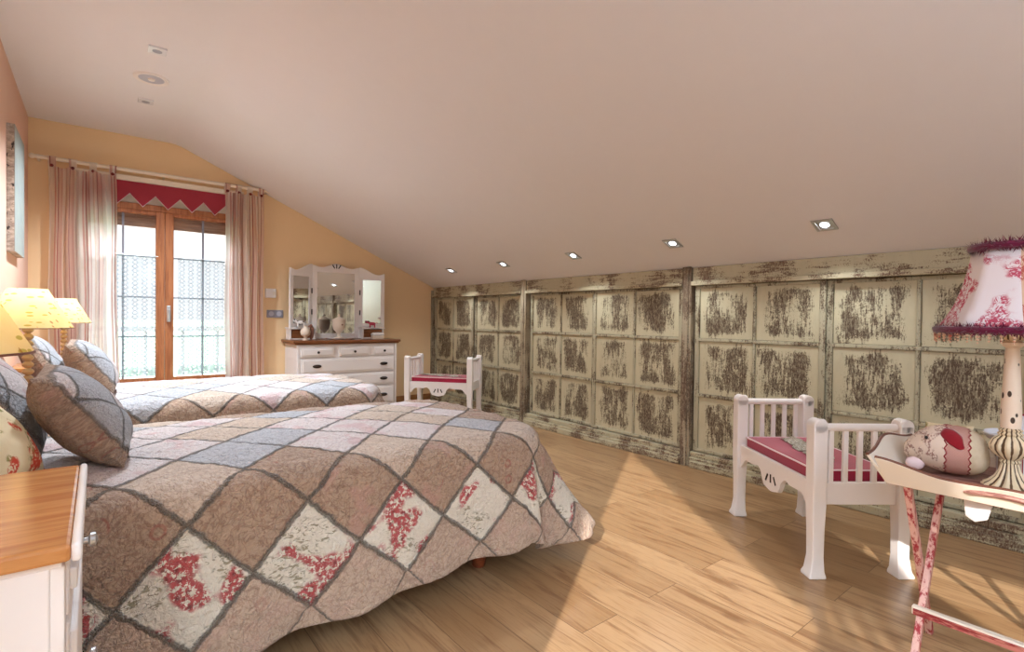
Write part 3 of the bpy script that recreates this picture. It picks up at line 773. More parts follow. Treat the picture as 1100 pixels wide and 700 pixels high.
pillow('pillow', (-.245, 2.36, .81), (.64, .37), (.85, .04, .50), 0, MAT['sham'], 'large patchwork pillow leaning on the headboard of the near bed', 'pillow', GP, (.36, .1), .16, 1.4)
pillow('pillow', (-.235, 1.885, .77), (.27, .29), (.78, -.22, .58), .0, MAT['roses'], 'cream pillow with orange-red roses beside the near lamp', 'pillow', GP, (0, 0), .13)
pillow('cushion', (-.036, 2.10, .788), (.34, .35), (.80, -.06, .60), .06, MAT['sham'], 'small patchwork cushion in front of the large pillow on the near bed', 'cushion', GP, (.12, .22), .18, 1.7)
pillow('pillow', (-.245, 4.08, .81), (.64, .37), (.85, .04, .50), 0, MAT['sham'], 'large patchwork pillow leaning on the headboard of the far bed', 'pillow', GP, (.36, .42), .16, 1.4)
pillow('cushion', (-.028, 3.86, .800), (.35, .35), (.80, -.06, .60), .06, MAT['sham'], 'small patchwork cushion in front of the large pillow on the far bed', 'cushion', GP, (.44, .55), .18, 1.5)

# ------------------------------------------------------------------ nightstands and lamps
def nightstand(y0, y1, lab):
    n = thing('nightstand', lab, 'nightstand', (XL+.012, (y0+y1)/2, 0), 0, 'white nightstands with orange wood tops')
    w = (y1-y0)/2; D = .43
    m = MB(); m.box((.01, -w+.025, .05), (D-.03, -w+.043, .695)); m.box((.01, w-.043, .05), (D-.03, w-.025, .695)); m.box((.01, -w+.03, .05), (.022, w-.03, .695)); m.box((.012, -w+.035, .05), (D-.03, w-.035, .09)); m.box((.012, -w+.035, .66), (D-.03, w-.035, .695))
    for s in (-1, 1):
        y = s*(w-.022)
        m.box((.0, y-.006, .05), (.06, y+.006, .695)); m.box((D-.09, y-.006, .05), (D-.03, y+.006, .695)); m.box((.06, y-.006, .62), (D-.09, y+.006, .695)); m.box((.06, y-.006, .05), (D-.09, y+.006, .13))
    m.box((D-.032, -w+.02, .05), (D-.012, -w+.065, .695)); m.box((D-.032, w-.065, .05), (D-.012, w-.02, .695))
    m.build('cabinet', MAT['white'], n, smooth=False, bevel=.003)
    for (za, zb) in ((.590, .688), (.08, .578)):
        m = MB(); m.box((D-.03, -w+.068, za), (D-.008, w-.068, zb)); m.box((D-.010, -w+.10, za+.03), (D+.002, w-.10, zb-.03)); nm = 'drawer' if za > .4 else 'door'
        d = m.build(nm, MAT['white'], n, smooth=False, bevel=.004)
        m = MB(); m.lathe([(.006, 0), (.006, .014), (.014, .018), (.014, .026), (.004, .03)], n=14, M=tr(D, 0 if za > .4 else w-.14, (za+zb)/2)@rot('Y', PI/2)); m.build('knob', MAT['chrome'], d)
    m = MB(); m.box((0, -w, .705), (D-.004, w, .733)); m.build('top', MAT['oak_x'], n, smooth=False, bevel=.006)
    m = MB(); m.box((D-.004, -w, .703), (D+.010, w, .735)); m.build('glare_edge', MAT['white'], n, bevel=.006, seg=3)  # white strip painted as the glare on the rounded front edge
    m = MB(); m.box((.008, -w+.015, .693), (D-.015, w-.015, .706)); m.build('top_moulding', MAT['white'], n, smooth=False, bevel=.003)
    for x in (.03, D-.06):
        for y in (-w+.045, w-.045): m = MB(); m.box((x-.018, y-.018, 0), (x+.018, y+.018, .06)); m.build('leg', MAT['white'], n, smooth=False, bevel=.003)
    return n
nightstand(1.075, 1.64, 'white nightstand with a glossy orange wood top at the near left edge')
nightstand(2.93, 3.43, 'white nightstand in the gap between the two beds')
nightstand(4.72, 5.22, 'white nightstand on the balcony side of the far bed')
def bedlamp(x, y, lab):
    l = thing('bedside_lamp', lab, 'lamp', (x, y, .7335), 0, 'bedside lamps with yellow paper shades')
    m = MB(); m.lathe([(.001, 0), (.062, 0), (.064, .008), (.05, .018), (.02, .026), (.014, .03)], n=28); m.build('base', MAT['yellow_post'], l)
    pr = []
    for k in range(9):
        for q in range(6):
            a = q/6*PI; pr.append((.0085+.0125*math.sin(a), .028+k*.031+.031*q/6))
    pr.append((.009, .028+9*.031)); pr.append((.006, .345))
    m = MB(); m.lathe(pr, n=20); m.build('turned_stem', MAT['yellow_post'], l)
    m = MB(); m.lathe([(.158, .300), (.113, .387), (.068, .474)], n=48, cap=False); sh = m.build('lamp_shade', MAT['shade'], l)
    m = MB()
    m.tube([(.158*math.cos(2*PI*k/40), .158*math.sin(2*PI*k/40), .300) for k in range(41)], .0022, 6, False); m.build('shade_rim', MAT['brown_bow'], sh)
    m = MB(); m.ball((0, 0, .385), .022, (1, 1, 1.25), 14, 10); m.build('bulb', MAT['bulb_warm'], l)
    li = bpy.data.lights.new('bedside_glow', 'POINT'); li.energy = LAMP_W; li.color = (1, .86, .64); li.shadow_soft_size = .035
    lo = bpy.data.objects.new('bedside_glow', li); COL.objects.link(lo); lo.parent = l; lo.location = (0, 0, .425)
    return l
LAMP_W = 1.05
bedlamp(-.243, 1.215, 'bedside lamp nearest the viewer, its yellow shade cut by the photo edge')
bedlamp(-.243, 3.15, 'bedside lamp with a yellow shade on the nightstand between the beds')
bedlamp(-.192, 4.97, 'bedside lamp with a yellow shade farthest away, in front of the left curtain')

# ------------------------------------------------------------------ dresser with mirror
dr = thing('chest_of_drawers', 'white seven-drawer chest with a brown top against the yellow wall', 'dresser', (2.205, 5.88, 0))
m = MB(); m.box((-.562, -.21, .05), (.562, .225, .80)); m.box((-.57, -.222, .0), (-.54, .23, .80)); m.box((.54, -.222, 0), (.57, .23, .80)); m.box((-.57, -.222, .0), (.57, .2, .09)); m.build('carcass', MAT['white'], dr, smooth=False, bevel=.006)
m = MB(); m.box((-.612, -.245, .815), (.612, .232, .843)); m.box((-.595, -.235, .80), (.595, .231, .817)); m.build('top', MAT['walnut'], dr, smooth=False, bevel=.008)
def drawer(x0, x1, z0, z1, cup):
    m = MB(); m.box((x0, -.232, z0), (x1, -.205, z1)); m.box((x0+.018, -.238, z0+.018), (x1-.018, -.23, z1-.018)); d = m.build('drawer', MAT['white'], dr, smooth=False, bevel=.005)
    if cup:
        for x in (x0+.165, x1-.13):
            m = MB(); m.ball((x, -.238, (z0+z1)/2), .048, (1, .45, .40), 16, 8); m.build('cup_handle', MAT['dark'], d)
    else:
        m = MB(); m.lathe([(.006, 0), (.006, .012), (.014, .018), (.012, .026), (.003, .028)], n=12, M=tr((x0+x1)/2, -.236, (z0+z1)/2)@rot('X', PI/2)); m.build('knob', MAT['dark'], d)
for x0, x1 in ((-.515, -.135), (-.105, .29), (.32, .515)): pass
for x0, x1 in ((-.53, -.18), (-.125, .225), (.275, .53)): drawer(x0, x1, .665, .765, False)
drawer(-.53, .53, .485, .645, True); drawer(-.53, .53, .325, .465, True); drawer(-.53, .53, .105, .305, True)

mi = thing('dressing_mirror', 'white three-panel mirror with wavy tops and little drawers on the dresser', 'mirror', (2.185, 6.02, .8435))
def mirror_leaf(w, h, top, M, slits=False, sw=.058):
    # outline with a wavy crest
    N = 24; outer = [(-w/2, 0)]+[(w/2, 0)]+[(w/2-w*k/N, top(1-k/N)) for k in range(N+1)]
    m = MB()
    # frame from four bars so that the glass shows
    hi = h-.05
    m.box((-w/2, -.012, 0), (-w/2+sw, .012, min(top(0), hi+.04)), M=M); m.box((w/2-sw, -.012, 0), (w/2, .012, min(top(1), hi+.04)), M=M)
    m.box((-w/2+sw, -.012, 0), (w/2-sw, .012, sw*1.1), M=M)
    crest = [(-w/2, hi), (w/2, hi)]+[(w/2-w*k/N, top(1-k/N)) for k in range(N+1)]
    crest = [p for k, p in enumerate(crest) if k == 0 or p != crest[k-1]]
    m.prism(crest, 'y', -.014, .012, M=M)
    fr = m.build('leaf_frame', MAT['white'], mi, smooth=False, bevel=.003)
    m = MB(); m.box((-w/2+sw-.006, -.003, sw), (w/2-sw+.006, .003, hi+.005), M=M); m.build('mirror_glass', MAT['mirror'], fr, smooth=False)
    if slits:
        m = MB()
        for a in (-.55, 0, .55): m.box((-.006, -.0165, .0), (.006, -.0135, .05), M=M@tr(a*.035, 0, h-.005)@rot('Y', a)@tr(0, 0, .006))
        m.build('crest_slits', MAT['dark'], fr, smooth=False)
    return fr
mirror_leaf(.56, .82, lambda s: .82+.055*math.exp(-((s-.5)/.20)**2)+.028*(math.exp(-(s/.12)**2)+math.exp(-((1-s)/.12)**2)), tr(0, .03, 0), True)
wingA = .42
fl = mirror_leaf(.30, .62, lambda s: .635+.085*smooth01(.25, 1, s)+.02*math.exp(-(s/.12)**2), tr(-.28, .03, .135)@rot('Z', wingA)@tr(-.15, 0, 0), sw=.042)
fl = mirror_leaf(.30, .62, lambda s: .635+.085*smooth01(.25, 1, 1-s)+.02*math.exp(-((1-s)/.12)**2), tr(.28, .03, .135)@rot('Z', -.27)@tr(.15, 0, 0), sw=.042)
for sx in (-1, 1):
    m = MB(); x0, x1 = sorted((sx*.265, sx*.56)); m.box((x0, -.10, .115), (x1, .06, .132)); m.box((x0+.01, -.085, 0), (x0+.03, .055, .115)); m.box((x1-.03, -.085, 0), (x1-.01, .055, .115)); m.box((x0+.03, .04, 0), (x1-.03, .055, .115)); m.box((x0+.02, -.085, .0), (x1-.02, .05, .012))
    bx = m.build('side_box', MAT['white'], mi, smooth=False, bevel=.003)
    m = MB(); m.box((x0+.033, -.08, .016), (x1-.033, .035, .11)); d = m.build('little_drawer', MAT['walnut'], bx, smooth=False, bevel=.003)
for z in (.28, .52):
    for sx in (-1, 1): m = MB(); m.box((sx*.283-.006, .008, z), (sx*.283+.006, .016, z+.06)); m.build('hinge', MAT['dark'], mi, smooth=False)

# things on the dresser
TZ = .8435
m = MB(); m.lathe([(.001, 0), (.13, 0), (.16, .012), (.165, .018), (.15, .016), (.001, .012)], n=40); ty = m.build('oval_tray', MAT['porcelain'], None); ty.scale = (1.05, .5, 1); ty.location = (2.155, 5.80, TZ); tag(ty, 'oval white porcelain tray under the lidded urn on the dresser', 'tray')
ur = thing('lidded_urn', 'white lidded urn standing before the middle mirror', 'urn', (2.13, 5.80, TZ+.0185))
m = MB(); m.lathe([(.001, 0), (.05, 0), (.05, .008), (.02, .022), (.016, .05), (.03, .065), (.062, .10), (.072, .15), (.070, .19), (.066, .195)], n=28); m.build('bowl', MAT['pottery'], ur)
m = MB(); m.lathe([(.074, .196), (.074, .204), (.055, .218), (.022, .232), (.010, .24), (.016, .252), (.013, .264), (.001, .27)], n=28); m.build('lid', MAT['pottery'], ur)
m = MB(); m.ball((.012, -.071, .15), .010, (1, .3, 1), 10, 6); m.build('painted_dot', MAT['brown_bow'], ur)
va2 = thing('bud_vase', 'small cream footed vase with a brown bow at the left of the dresser', 'vase', (1.745, 5.74, TZ))
m = MB(); m.lathe([(.001, 0), (.032, 0), (.034, .006), (.014, .022), (.016, .034), (.046, .06), (.052, .09), (.044, .118), (.024, .135), (.018, .15), (.024, .158)], n=26); m.build('body', MAT['pottery'], va2)
m = MB(); m.tube([(.035, .01, .145), (.060, .015, .16), (.074, .018, .13), (.076, .015, .08), (.066, .008, .03), (.058, .0, .012)], [.010, .017, .022, .022, .018, .010], 10); m.build('bow', MAT['brown_bow'], va2)
bxx = thing('trinket_box', 'little white lidded box at the right end of the dresser', 'box', (2.575, 5.76, TZ))
m = MB(); m.box((-.065, -.04, 0), (.065, .04, .048)); m.build('box_body', MAT['pottery'], bxx, smooth=False, bevel=.008)
m = MB(); m.prism([(-.068, .05), (.068, .05), (.064, .066), (.04, .078), (-.04, .078), (-.064, .066)], 'y', -.043, .043); m.build('lid', MAT['white'], bxx, smooth=False, bevel=.006)
m = MB(); m.box((-.066, -.041, .046), (.066, .041, .051)); m.build('seam_line', MAT['grey_plate'], bxx, smooth=False)
cw = thing('cow_figurine', 'black and white cow figurine on the left mirror box', 'figurine', (1.745, 5.905, TZ+.1325))
def figure(root, mat, s=1.0, tilt=0):
    m = MB(); m.ball((0, 0, .048*s), .022*s, (1.9, .9, .95), 14, 10); m.tube([(.03*s, 0, .052*s), (.052*s, 0, .068*s), (.066*s, 0, .066*s)], [.014*s, .014*s, .009*s], 10)
    for x in (-.028, .026):
        for y in (-.011, .011): m.tube([(x*s, y*s, .042*s), (x*1.1*s, y*1.2*s, 0)], [.008*s, .006*s], 8)
    m.tube([(-.038*s, 0, .052*s), (-.058*s, 0, .066*s), (-.068*s, 0, .05*s)], .003*s, 6)
    m.ball((.056*s, .012*s, .078*s), .007*s); m.ball((.056*s, -.012*s, .078*s), .007*s)
    return m.build('body', mat, root)
figure(cw, MAT['cow'], 1.15); cw.rotation_euler = (0, 0, 3.0)
pk = thing('rocking_figurine', 'pink and dark animal figurine on the right mirror box', 'figurine', (2.575, 5.91, TZ+.1325))
figure(pk, MAT['pink'], .95); pk.rotation_euler = (0, 0, 2.6)
m = MB(); m.ball((.05*.95, 0, .066), .016, (1, .8, 1)); m.build('dark_head', MAT['dark'], pk)

# ------------------------------------------------------------------ benches
def bench_parts(root):
    HX, HY = .355, .188; W = MAT['white']
    for sx in (-1, 1):
        for sy in (-1, 1):
            m = MB(); N = 16; rings = []
            prof = [(0, .036, .010), (.012, .036, .010), (.03, .030, .006), (.09, .025, .0), (.2, .026, 0), (.30, .029, 0), (.34, .030, 0), (.66, .030, 0)]
            for z, h, o in prof:
                cx, cy = sx*HX+sx*0, sy*HY+sy*o*.6
                rings.append([m.bm.verts.new((cx+a*h, cy+b*h, z)) for a, b in ((-1, -1), (1, -1), (1, 1), (-1, 1))])
            for r0, r1 in zip(rings[:-1], rings[1:]):
                for k in range(4): m.bm.faces.new((r0[k], r0[(k+1) % 4], r1[(k+1) % 4], r1[k]))
            m.bm.faces.new(rings[0][::-1]); m.bm.faces.new(rings[-1])
            m.tube([(sx*HX-.03, sy*HY, .655), (sx*HX+.03, sy*HY, .655)], .031, 20, True)
            m.tube([(sx*HX, sy*HY-sy*.03, .655), (sx*HX, sy*HY+sy*.012, .655)], .029, 16, True)
            m.build('leg', W, root, bevel=.004)
    # aprons
    N = 40; low = []
    for k in range(N+1):
        s = -1+2*k/N; a = abs(s); x = s*(HX-.03)
        z = .335
        z -= .07*smooth01(.34, .20, a)+.012*math.cos(a*PI/.34)*(1 if a < .17 else 0)
        z -= .012*math.exp(-((a-.42)/.05)**2)*-1
        z -= .055*smooth01(.80, 1.0, a)
        low.append((x, z))
    poly = low+[(HX-.03, .405), (-HX+.03, .405)]
    for sy in (-1, 1):
        m = MB()
        for (xa, za), (xb, zb) in zip(low[:-1], low[1:]):
            m.prism([(xa, za), (xb, zb), (xb, .405), (xa, .405)], 'y', sy*HY-.011, sy*HY+.011)
        bmesh.ops.remove_doubles(m.bm, verts=m.bm.verts, dist=1e-5)
        ap = m.build('apron', W, root, smooth=False)
        if sy < 0:
            m = MB()
            for a in (-.5, 0, .5): m.box((-.0055, -HY-.0125, -.021), (.0055, -HY-.0105, .021), M=tr(a*.075, 0, .315-abs(a)*.006)@rot('Y', -a))
            m.build('cut_slits', MAT['dark'], ap, smooth=False)
    for sx in (-1, 1):
        m = MB(); m.box((sx*HX-.012, -HY+.03, .315), (sx*HX+.012, HY-.03, .41)); m.build('side_apron', W, root, smooth=False, bevel=.003)
        m = MB(); m.tube([(sx*HX, -HY+.02, .648), (sx*HX, HY-.02, .648)], .017, 14); m.build('arm_rail', W, root)
        for k in range(5):
            y = -.128+.064*k
            m = MB(); m.box((sx*HX-.008, y-.011, .405), (sx*HX+.008, y+.011, .645)); m.build('baluster', W, root, smooth=False, bevel=.003)
    m = MB(); m.box((-HX+.013, -HY+.012, .37), (HX-.013, HY-.012, .392)); m.build('seat_board', W, root, smooth=False)
def cushion_on(loc, rz, lab, first=None):
    c = thing('bench_cushion', lab, 'seat cushion', loc, rz, 'crimson cushions on the benches')
    hx, hy, t = .317, .171, .062
    def mk(z0, z1):
        m = MB(); m.box((-hx, -hy, z0), (hx, hy, z1)); return m
    m = mk(.001, t); m.build('cushion_body', MAT['velvet'], c, bevel=.012, seg=3)
    m = MB(); r = .012
    loop = []
    for cx, cy, a0 in ((hx-r, hy-r, 0), (-hx+r, hy-r, PI/2), (-hx+r, -hy+r, PI), (hx-r, -hy+r, 1.5*PI)):
        for k in range(5): loop.append((cx+r*math.cos(a0+k*PI/8), cy+r*math.sin(a0+k*PI/8), t-.004))
    m.tube(loop+[loop[0]], .0045, 6, False); m.build('piping', MAT['piping'], c)
    return c
def runner_on(loc, rz, lab):
    m = MB()
    for k, (cx, cy, a) in enumerate(((-.19, .03, -.2), (-.05, .0, -.35), (.12, -.03, -.2))):
        N = 44
        top = []; bot = []
        for q in range(N):
            th = 2*PI*q/N; rr = 1+.10*math.cos(9*th)+.06*math.sin(5*th)
            x, y = .092*rr*math.cos(th), .056*rr*math.sin(th)
            X, Y = cx+x*math.cos(a)-y*math.sin(a), cy+x*math.sin(a)+y*math.cos(a)
            zz = .005+.004*math.sin(3*th+k)
            top.append((X, Y, zz))
        c0 = m.bm.verts.new((cx, cy, .011)); V = [m.bm.verts.new(p) for p in top]
        for q in range(N): m.bm.faces.new((c0, V[q], V[(q+1) % N]))
    o = m.build('lace_runner', MAT['doily'], None, solid=.003); o.location = loc; o.rotation_euler = (0, 0, rz)
    tag(o, lab, 'lace runner', 'silver lace runners on the bench cushions'); return o
TH1 = math.radians(232.8); B1 = (2.80, 1.09, 0); TH2 = math.radians(-50); B2 = (3.03, 5.0, 0)
b1 = thing('bench', 'white bench with slatted arms in the foreground beside the tray table', 'bench', B1, TH1, 'white benches with crimson cushions'); bench_parts(b1)
dup(b1, B2, TH2, 'white bench with slatted arms set across the corner beside the dresser')
cushion_on((B1[0], B1[1], .3925), TH1, 'crimson velvet cushion on the foreground bench'); cushion_on((B2[0], B2[1], .3925), TH2, 'crimson velvet cushion on the bench in the far corner')
runner_on((B1[0], B1[1], .456), TH1, 'silver lace runner on the foreground bench cushion'); runner_on((B2[0], B2[1], .456), TH2, 'pale lace runner on the far corner bench cushion')

# ------------------------------------------------------------------ tray table and what stands on it
TX, TY = 2.23, .245
tt = thing('tray_table', 'folding tray table with cream rims and rubbed red legs at the right edge', 'tray table', (TX, TY, 0))
hx, hy = .24, .30; zb = .585
m = MB(); m.box((-hx, -hy, zb), (hx, hy, zb+.014)); m.build('tray_floor', MAT['tray_in'], tt, smooth=False)
def rim(kind, sgn):
    N = 28; m = MB(); t = .012
    L = hy if kind == 'long' else hx
    f = .045 if kind == 'long' else .06  # outward flare
    def hgt(s):
        if kind == 'long': return .052+.030*smooth01(.45, 1, abs(s))-.004*math.cos(s*PI)+.010*math.exp(-(s/.25)**2)
        return .082+.030*math.exp(-(s/.55)**2)
    rows = []
    for k in range(N+1):
        s = -1+2*k/N; h = hgt(s); ext = 1.0
        a0 = L*s; lo = (sgn*(hx if kind == 'long' else hy)); 
        a1 = a0*(1+.07*(1 if kind == 'long' else .2)); hi = lo+sgn*f*h/.085
        if kind == 'long': P = [(lo, a0, zb), (hi, a1, zb+h), (hi-sgn*t, a1, zb+h), (lo-sgn*t, a0, zb)]
        else: P = [(a0, lo, zb), (a1, hi, zb+h), (a1, hi-sgn*t, zb+h), (a0, lo-sgn*t, zb)]
        rows.append([m.bm.verts.new(p) for p in P])
    for a, b in zip(rows[:-1], rows[1:]):
        for k in range(4): m.bm.faces.new((a[k], b[k], b[(k+1) % 4], a[(k+1) % 4]))
    m.bm.faces.new(rows[0]); m.bm.faces.new(rows[-1][::-1]); bmesh.ops.recalc_face_normals(m.bm, faces=m.bm.faces)
    nm = 'tray_side' if kind == 'long' else 'tray_end'
    o = m.build(nm, MAT['cream_paint'], tt, smooth=True, bevel=.002)
    m = MB(); m.tube([(r[1].co+r[2].co)/2+Vector((0, 0, .001)) for r in []] or [((-sgn*0)+0, 0, 0), (0, 0, .001)], .0001, 3)
    m.bm.free()
    return o, hgt, f
for k_, s_ in (('long', -1), ('long', 1), ('end', 1), ('end', -1)):
    o, hgt, f = rim(k_, s_)
    m = MB(); P = []
    for k in range(29):
        s = -1+2*k/28; h = hgt(s)
        if k_ == 'long': P.append((s_*(hx+f*h/.085)-s_*.006, hy*s*1.07, zb+h+.001))
        else: P.append((hx*s*1.014, s_*(hy+f*h/.085)-s_*.006, zb+h+.001))
    m.tube(P, .0055, 6); m.build('rim_edge', MAT['brown_bow'], o)
    if k_ == 'long':
        # carved handle slot on the outer face, following the flare
        m = MB(); Q = [(s_*(hx+f*(.030+.006*math.sin(PI*q/10))/.085)+s_*.001, .02+(-.085+.017*q)*1.0, zb+.028+.010*math.sin(PI*q/10)) for q in range(11)]
        m.tube(Q, [.003]+[.0085]*9+[.003], 8); m.build('handle_slot', MAT['tray_in'], o)
def leg(x0, x1, y, mat):
    m = MB(); a = Vector((x0, y, 0)); b = Vector((x1, y, zb-.002)); d = (b-a).normalized(); n = Vector((-d.z, 0, d.x)) if True else None
    w, t = .013, .010
    vs = []
    for p in (a, b):
        vs.append([m.bm.verts.new(Vector((p.x+sx*w/max(.3, abs(d.z)), p.y+sy*t, p.z))) for sx, sy in ((-1, -1), (1, -1), (1, 1), (-1, 1))])
    for k in range(4): m.bm.faces.new((vs[0][k], vs[0][(k+1) % 4], vs[1][(k+1) % 4], vs[1][k]))
    m.bm.faces.new(vs[0][::-1]); m.bm.faces.new(vs[1]); bmesh.ops.recalc_face_normals(m.bm, faces=m.bm.faces)
    return m.build('leg', mat, tt, smooth=False, bevel=.003)
for y in (.25, -.25):
    leg(.09, -.21, y, MAT['leg_rub']); leg(-.21, .13, y-.022, MAT['leg_rub'])
m = MB(); m.box((-.142, -.25, .150), (-.118, .25, .176)); sr = m.build('stretcher', MAT['cream_paint'], tt, smooth=False, bevel=.003)
m = MB(); m.box((-.1435, -.245, .150), (-.1415, .245, .170)); m.build('rubbed_edge', MAT['bar_rub'], sr, smooth=False)
m = MB(); m.prism([(-.035, 0), (.035, 0), (.03, -.05), (.006, -.062), (-.024, -.045)], 'y', -.003, .003, M=tr(-.185, .085, zb-.012)@rot('Z', 1.3)); hg = m.build('hanging_tab', MAT['white'], tt, smooth=False, bevel=.002); hg['label'] = 'white cloth tab hanging below the tray'

# plush pig: body along its own x axis (snout at -x)
pg = thing('plush_pig', 'patchwork plush pig with a red ear lying on the tray', 'soft toy', (2.222, .445, .603), math.radians(-78)); pg.scale = (.74, .97, .98)
m = MB(); NP = [(-.150, .012, 0), (-.146, .024, 0), (-.130, .036, .002), (-.105, .054, .004), (-.07, .072, .004), (-.03, .083, .002), (.02, .088, 0), (.07, .086, 0), (.11, .076, 0), (.135, .056, 0), (.148, .03, 0), (.151, .008, 0)]
n = 40; rings = []
for x, r, dz in NP:
    sq = .93
    rings.append([m.bm.verts.new((x, r*math.cos(2*PI*k/n), dz-.008*(1-r/.09)*3+r*sq*math.sin(2*PI*k/n))) for k in range(n)])
for a, b in zip(rings[:-1], rings[1:]):
    for k in range(n): m.bm.faces.new((a[k], a[(k+1) % n], b[(k+1) % n], b[k]))
m.bm.faces.new(rings[0]); m.bm.faces.new(rings[-1][::-1]); bmesh.ops.recalc_face_normals(m.bm, faces=m.bm.faces)
pb_ = m.build('body', MAT['pig'], pg, subsurf=1); pb_.location = (0, 0, .0835)
def petal(a, b, wdt, nrm, t=.006):
    a, b, nrm = Vector(a), Vector(b), Vector(nrm).normalized(); d = b-a; s = d.cross(nrm).normalized(); m = MB()
    def f(i, j):
        w = wdt*math.sin(PI*min(1, (.12+.88*j)))**.6*(1 if j < .95 else .6)
        return a+d*j+s*w*(i-.5)*2+nrm*(.012*math.sin(PI*j)-.006*(2*i-1)**2), (i, j)
    m.grid(f, 8, 12); return m
e1 = petal((-.01, -.050, .152), (.070, -.078, .098), .026, (0, -.75, .6)); e1.build('ear', MAT['deep_red'], pg, solid=.006)
e2 = petal((-.01, .050, .152), (.070, .078, .098), .026, (0, .75, .6)); e2.build('ear', MAT['deep_red'], pg, solid=.006)
for y in (-1, 1): m = MB(); m.ball((-.066, y*.060, .122), .0065); m.build('eye', MAT['black'], pg)
for y in (-1, 1): m = MB(); m.ball((-.105, y*.038, .026), .026, (1.4, .8, .85)); m.build('foot', MAT['piping'], pg)
m = MB(); m.box((.145, -.012, .075), (.165, .0, .10)); m.build('tail_tag', MAT['cream_paint'], pg, smooth=False, bevel=.002)
# small cushion peeking out behind the pig
pillow('plush_cushion', (2.365, .47, .68), (.14, .14), (-.85, .1, .45), .05, MAT['roses'], 'little red and cream fabric cushion half hidden behind the plush pig', 'cushion', None, thick=.07)

# striped box with a white bowl
sb = thing('striped_box', 'round striped box standing behind the lamp on the tray', 'box', (2.385, .275, .601))
m = MB(); m.lathe([(.001, 0), (.064, 0), (.066, .002), (.066, .105), (.001, .105)], n=48, cap=False); m.build('box_body', MAT['bands'], sb)
bo = thing('white_bowl', 'shallow white bowl on top of the striped box', 'bowl', (2.385, .275, .707))
m = MB(); m.lathe([(.001, 0), (.065, 0), (.09, .012), (.102, .030), (.099, .034), (.092, .018), (.06, .008), (.001, .007)], n=44, cap=False); m.build('bowl_body', MAT['porcelain'], bo)
m = MB(); m.ball((-.02, .03, .018), .009); o = m.build('sweet', MAT['pink'], None); o.location = (2.385, .275, .707); tag(o, 'tiny pink sweet lying in the white bowl', 'sweet')
bk = thing('framed_card', 'white card with a red edge standing behind the lamp stem', 'card', (2.41, .25, .7155))
m = MB(); m.box((-.004, -.055, 0), (.004, .055, .085)); m.build('card', MAT['porcelain'], bk, smooth=False)
m = MB(); m.box((-.005, -.056, .083), (.005, .056, .089)); m.build('red_edge', MAT['valance'], bk, smooth=False)

# ornate lamp
LX, LY, LZ = 2.195, .283, .600
ol = thing('table_lamp', 'ornate table lamp with a red-and-white toile shade on the tray', 'lamp', (LX, LY, LZ))
m = MB(); m.lathe([(.001, 0), (.062, 0), (.062, .006), (.050, .014), (.034, .032), (.024, .055), (.019, .075), (.024, .080), (.020, .086)], n=84, flute=.07, nf=14); m.build('foot', MAT['urn'], ol)
m = MB(); m.lathe([(.018, .086), (.034, .098), (.046, .115), (.048, .130), (.040, .148), (.026, .160), (.030, .166), (.024, .172), (.028, .178), (.020, .184)], n=84, flute=.05, nf=14); m.build('urn', MAT['urn'], ol)
m = MB(); m.lathe([(.024, .184), (.0255, .22), (.022, .30), (.0185, .40), (.017, .430), (.024, .436), (.026, .446), (.018, .452), (.014, .47)], n=24); m.build('stem', MAT['post'], ol)
m = MB(); m.lathe([(.014, .452), (.030, .456), (.034, .475), (.03, .49)], n=16); m.build('socket', MAT['urn'], ol)
# eight-sided bell shade
NS = 8; ringsz = [(.185, .485), (.160, .520), (.138, .565), (.120, .620), (.106, .680), (.098, .735)]
m = MB()
for k in range(NS):
    a0, a1 = 2*PI*k/NS+.25, 2*PI*(k+1)/NS+.25
    for (r0, z0), (r1, z1) in zip(ringsz[:-1], ringsz[1:]):
        sub = 6
        for q in range(sub):
            b0, b1 = a0+(a1-a0)*q/sub, a0+(a1-a0)*(q+1)/sub
            sc = lambda b: 1-.05*(1-math.cos(((b-a0)/(a1-a0)-.5)*2*PI/1.0))*-.0+.0
            def P(r, b, z):
                # chord panel: straight between the ribs
                c = math.cos((a1-a0)/2)/math.cos(b-(a0+a1)/2); return (r*c*math.cos(b), r*c*math.sin(b), z)
            f = m.bm.faces.new([m.bm.verts.new(P(r0, b0, z0)), m.bm.verts.new(P(r0, b1, z0)), m.bm.verts.new(P(r1, b1, z1)), m.bm.verts.new(P(r1, b0, z1))])
            f.material_index = 1 if k in (SHADE_BEIGE if 'SHADE_BEIGE' in globals() else (4, 5, 0, 1)) and k % 2 == 0 else 0
bmesh.ops.remove_doubles(m.bm, verts=m.bm.verts, dist=1e-5)
sh = m.build('lamp_shade', [MAT['toile_white'], MAT['toile_beige']], ol, solid=.003)
def fuzzy(name, r, z, n, ln, rad):
    m = MB(); rr = random.Random(3)
    ring = [(r*math.cos(2*PI*k/48), r*math.sin(2*PI*k/48), z) for k in range(49)]
    m.tube(ring, rad, 8, False)
    for k in range(n):
        a = rr.random()*2*PI; b = rr.random()*2*PI; c = Vector((r*math.cos(a), r*math.sin(a), z)); d = Vector((math.cos(a)*math.cos(b), math.sin(a)*math.cos(b), math.sin(b)))
        t = Vector((-math.sin(a), math.cos(a), 0)); p = c+d*rad*.7; l_ = ln*(.5+rr.random())
        q = p+d*l_+t*l_*(rr.random()-.5)*1.6; w = .0022
        m.bm.faces.new([m.bm.verts.new(p+t*w), m.bm.verts.new(p-t*w), m.bm.verts.new(q)])
    return m.build(name, MAT['feather'], sh)
fuzzy('top_feather_trim', .100, .738, 1300, .016, .012)
fuzzy('bottom_feather_trim', .183, .484, 1800, .014, .011)
m = MB()
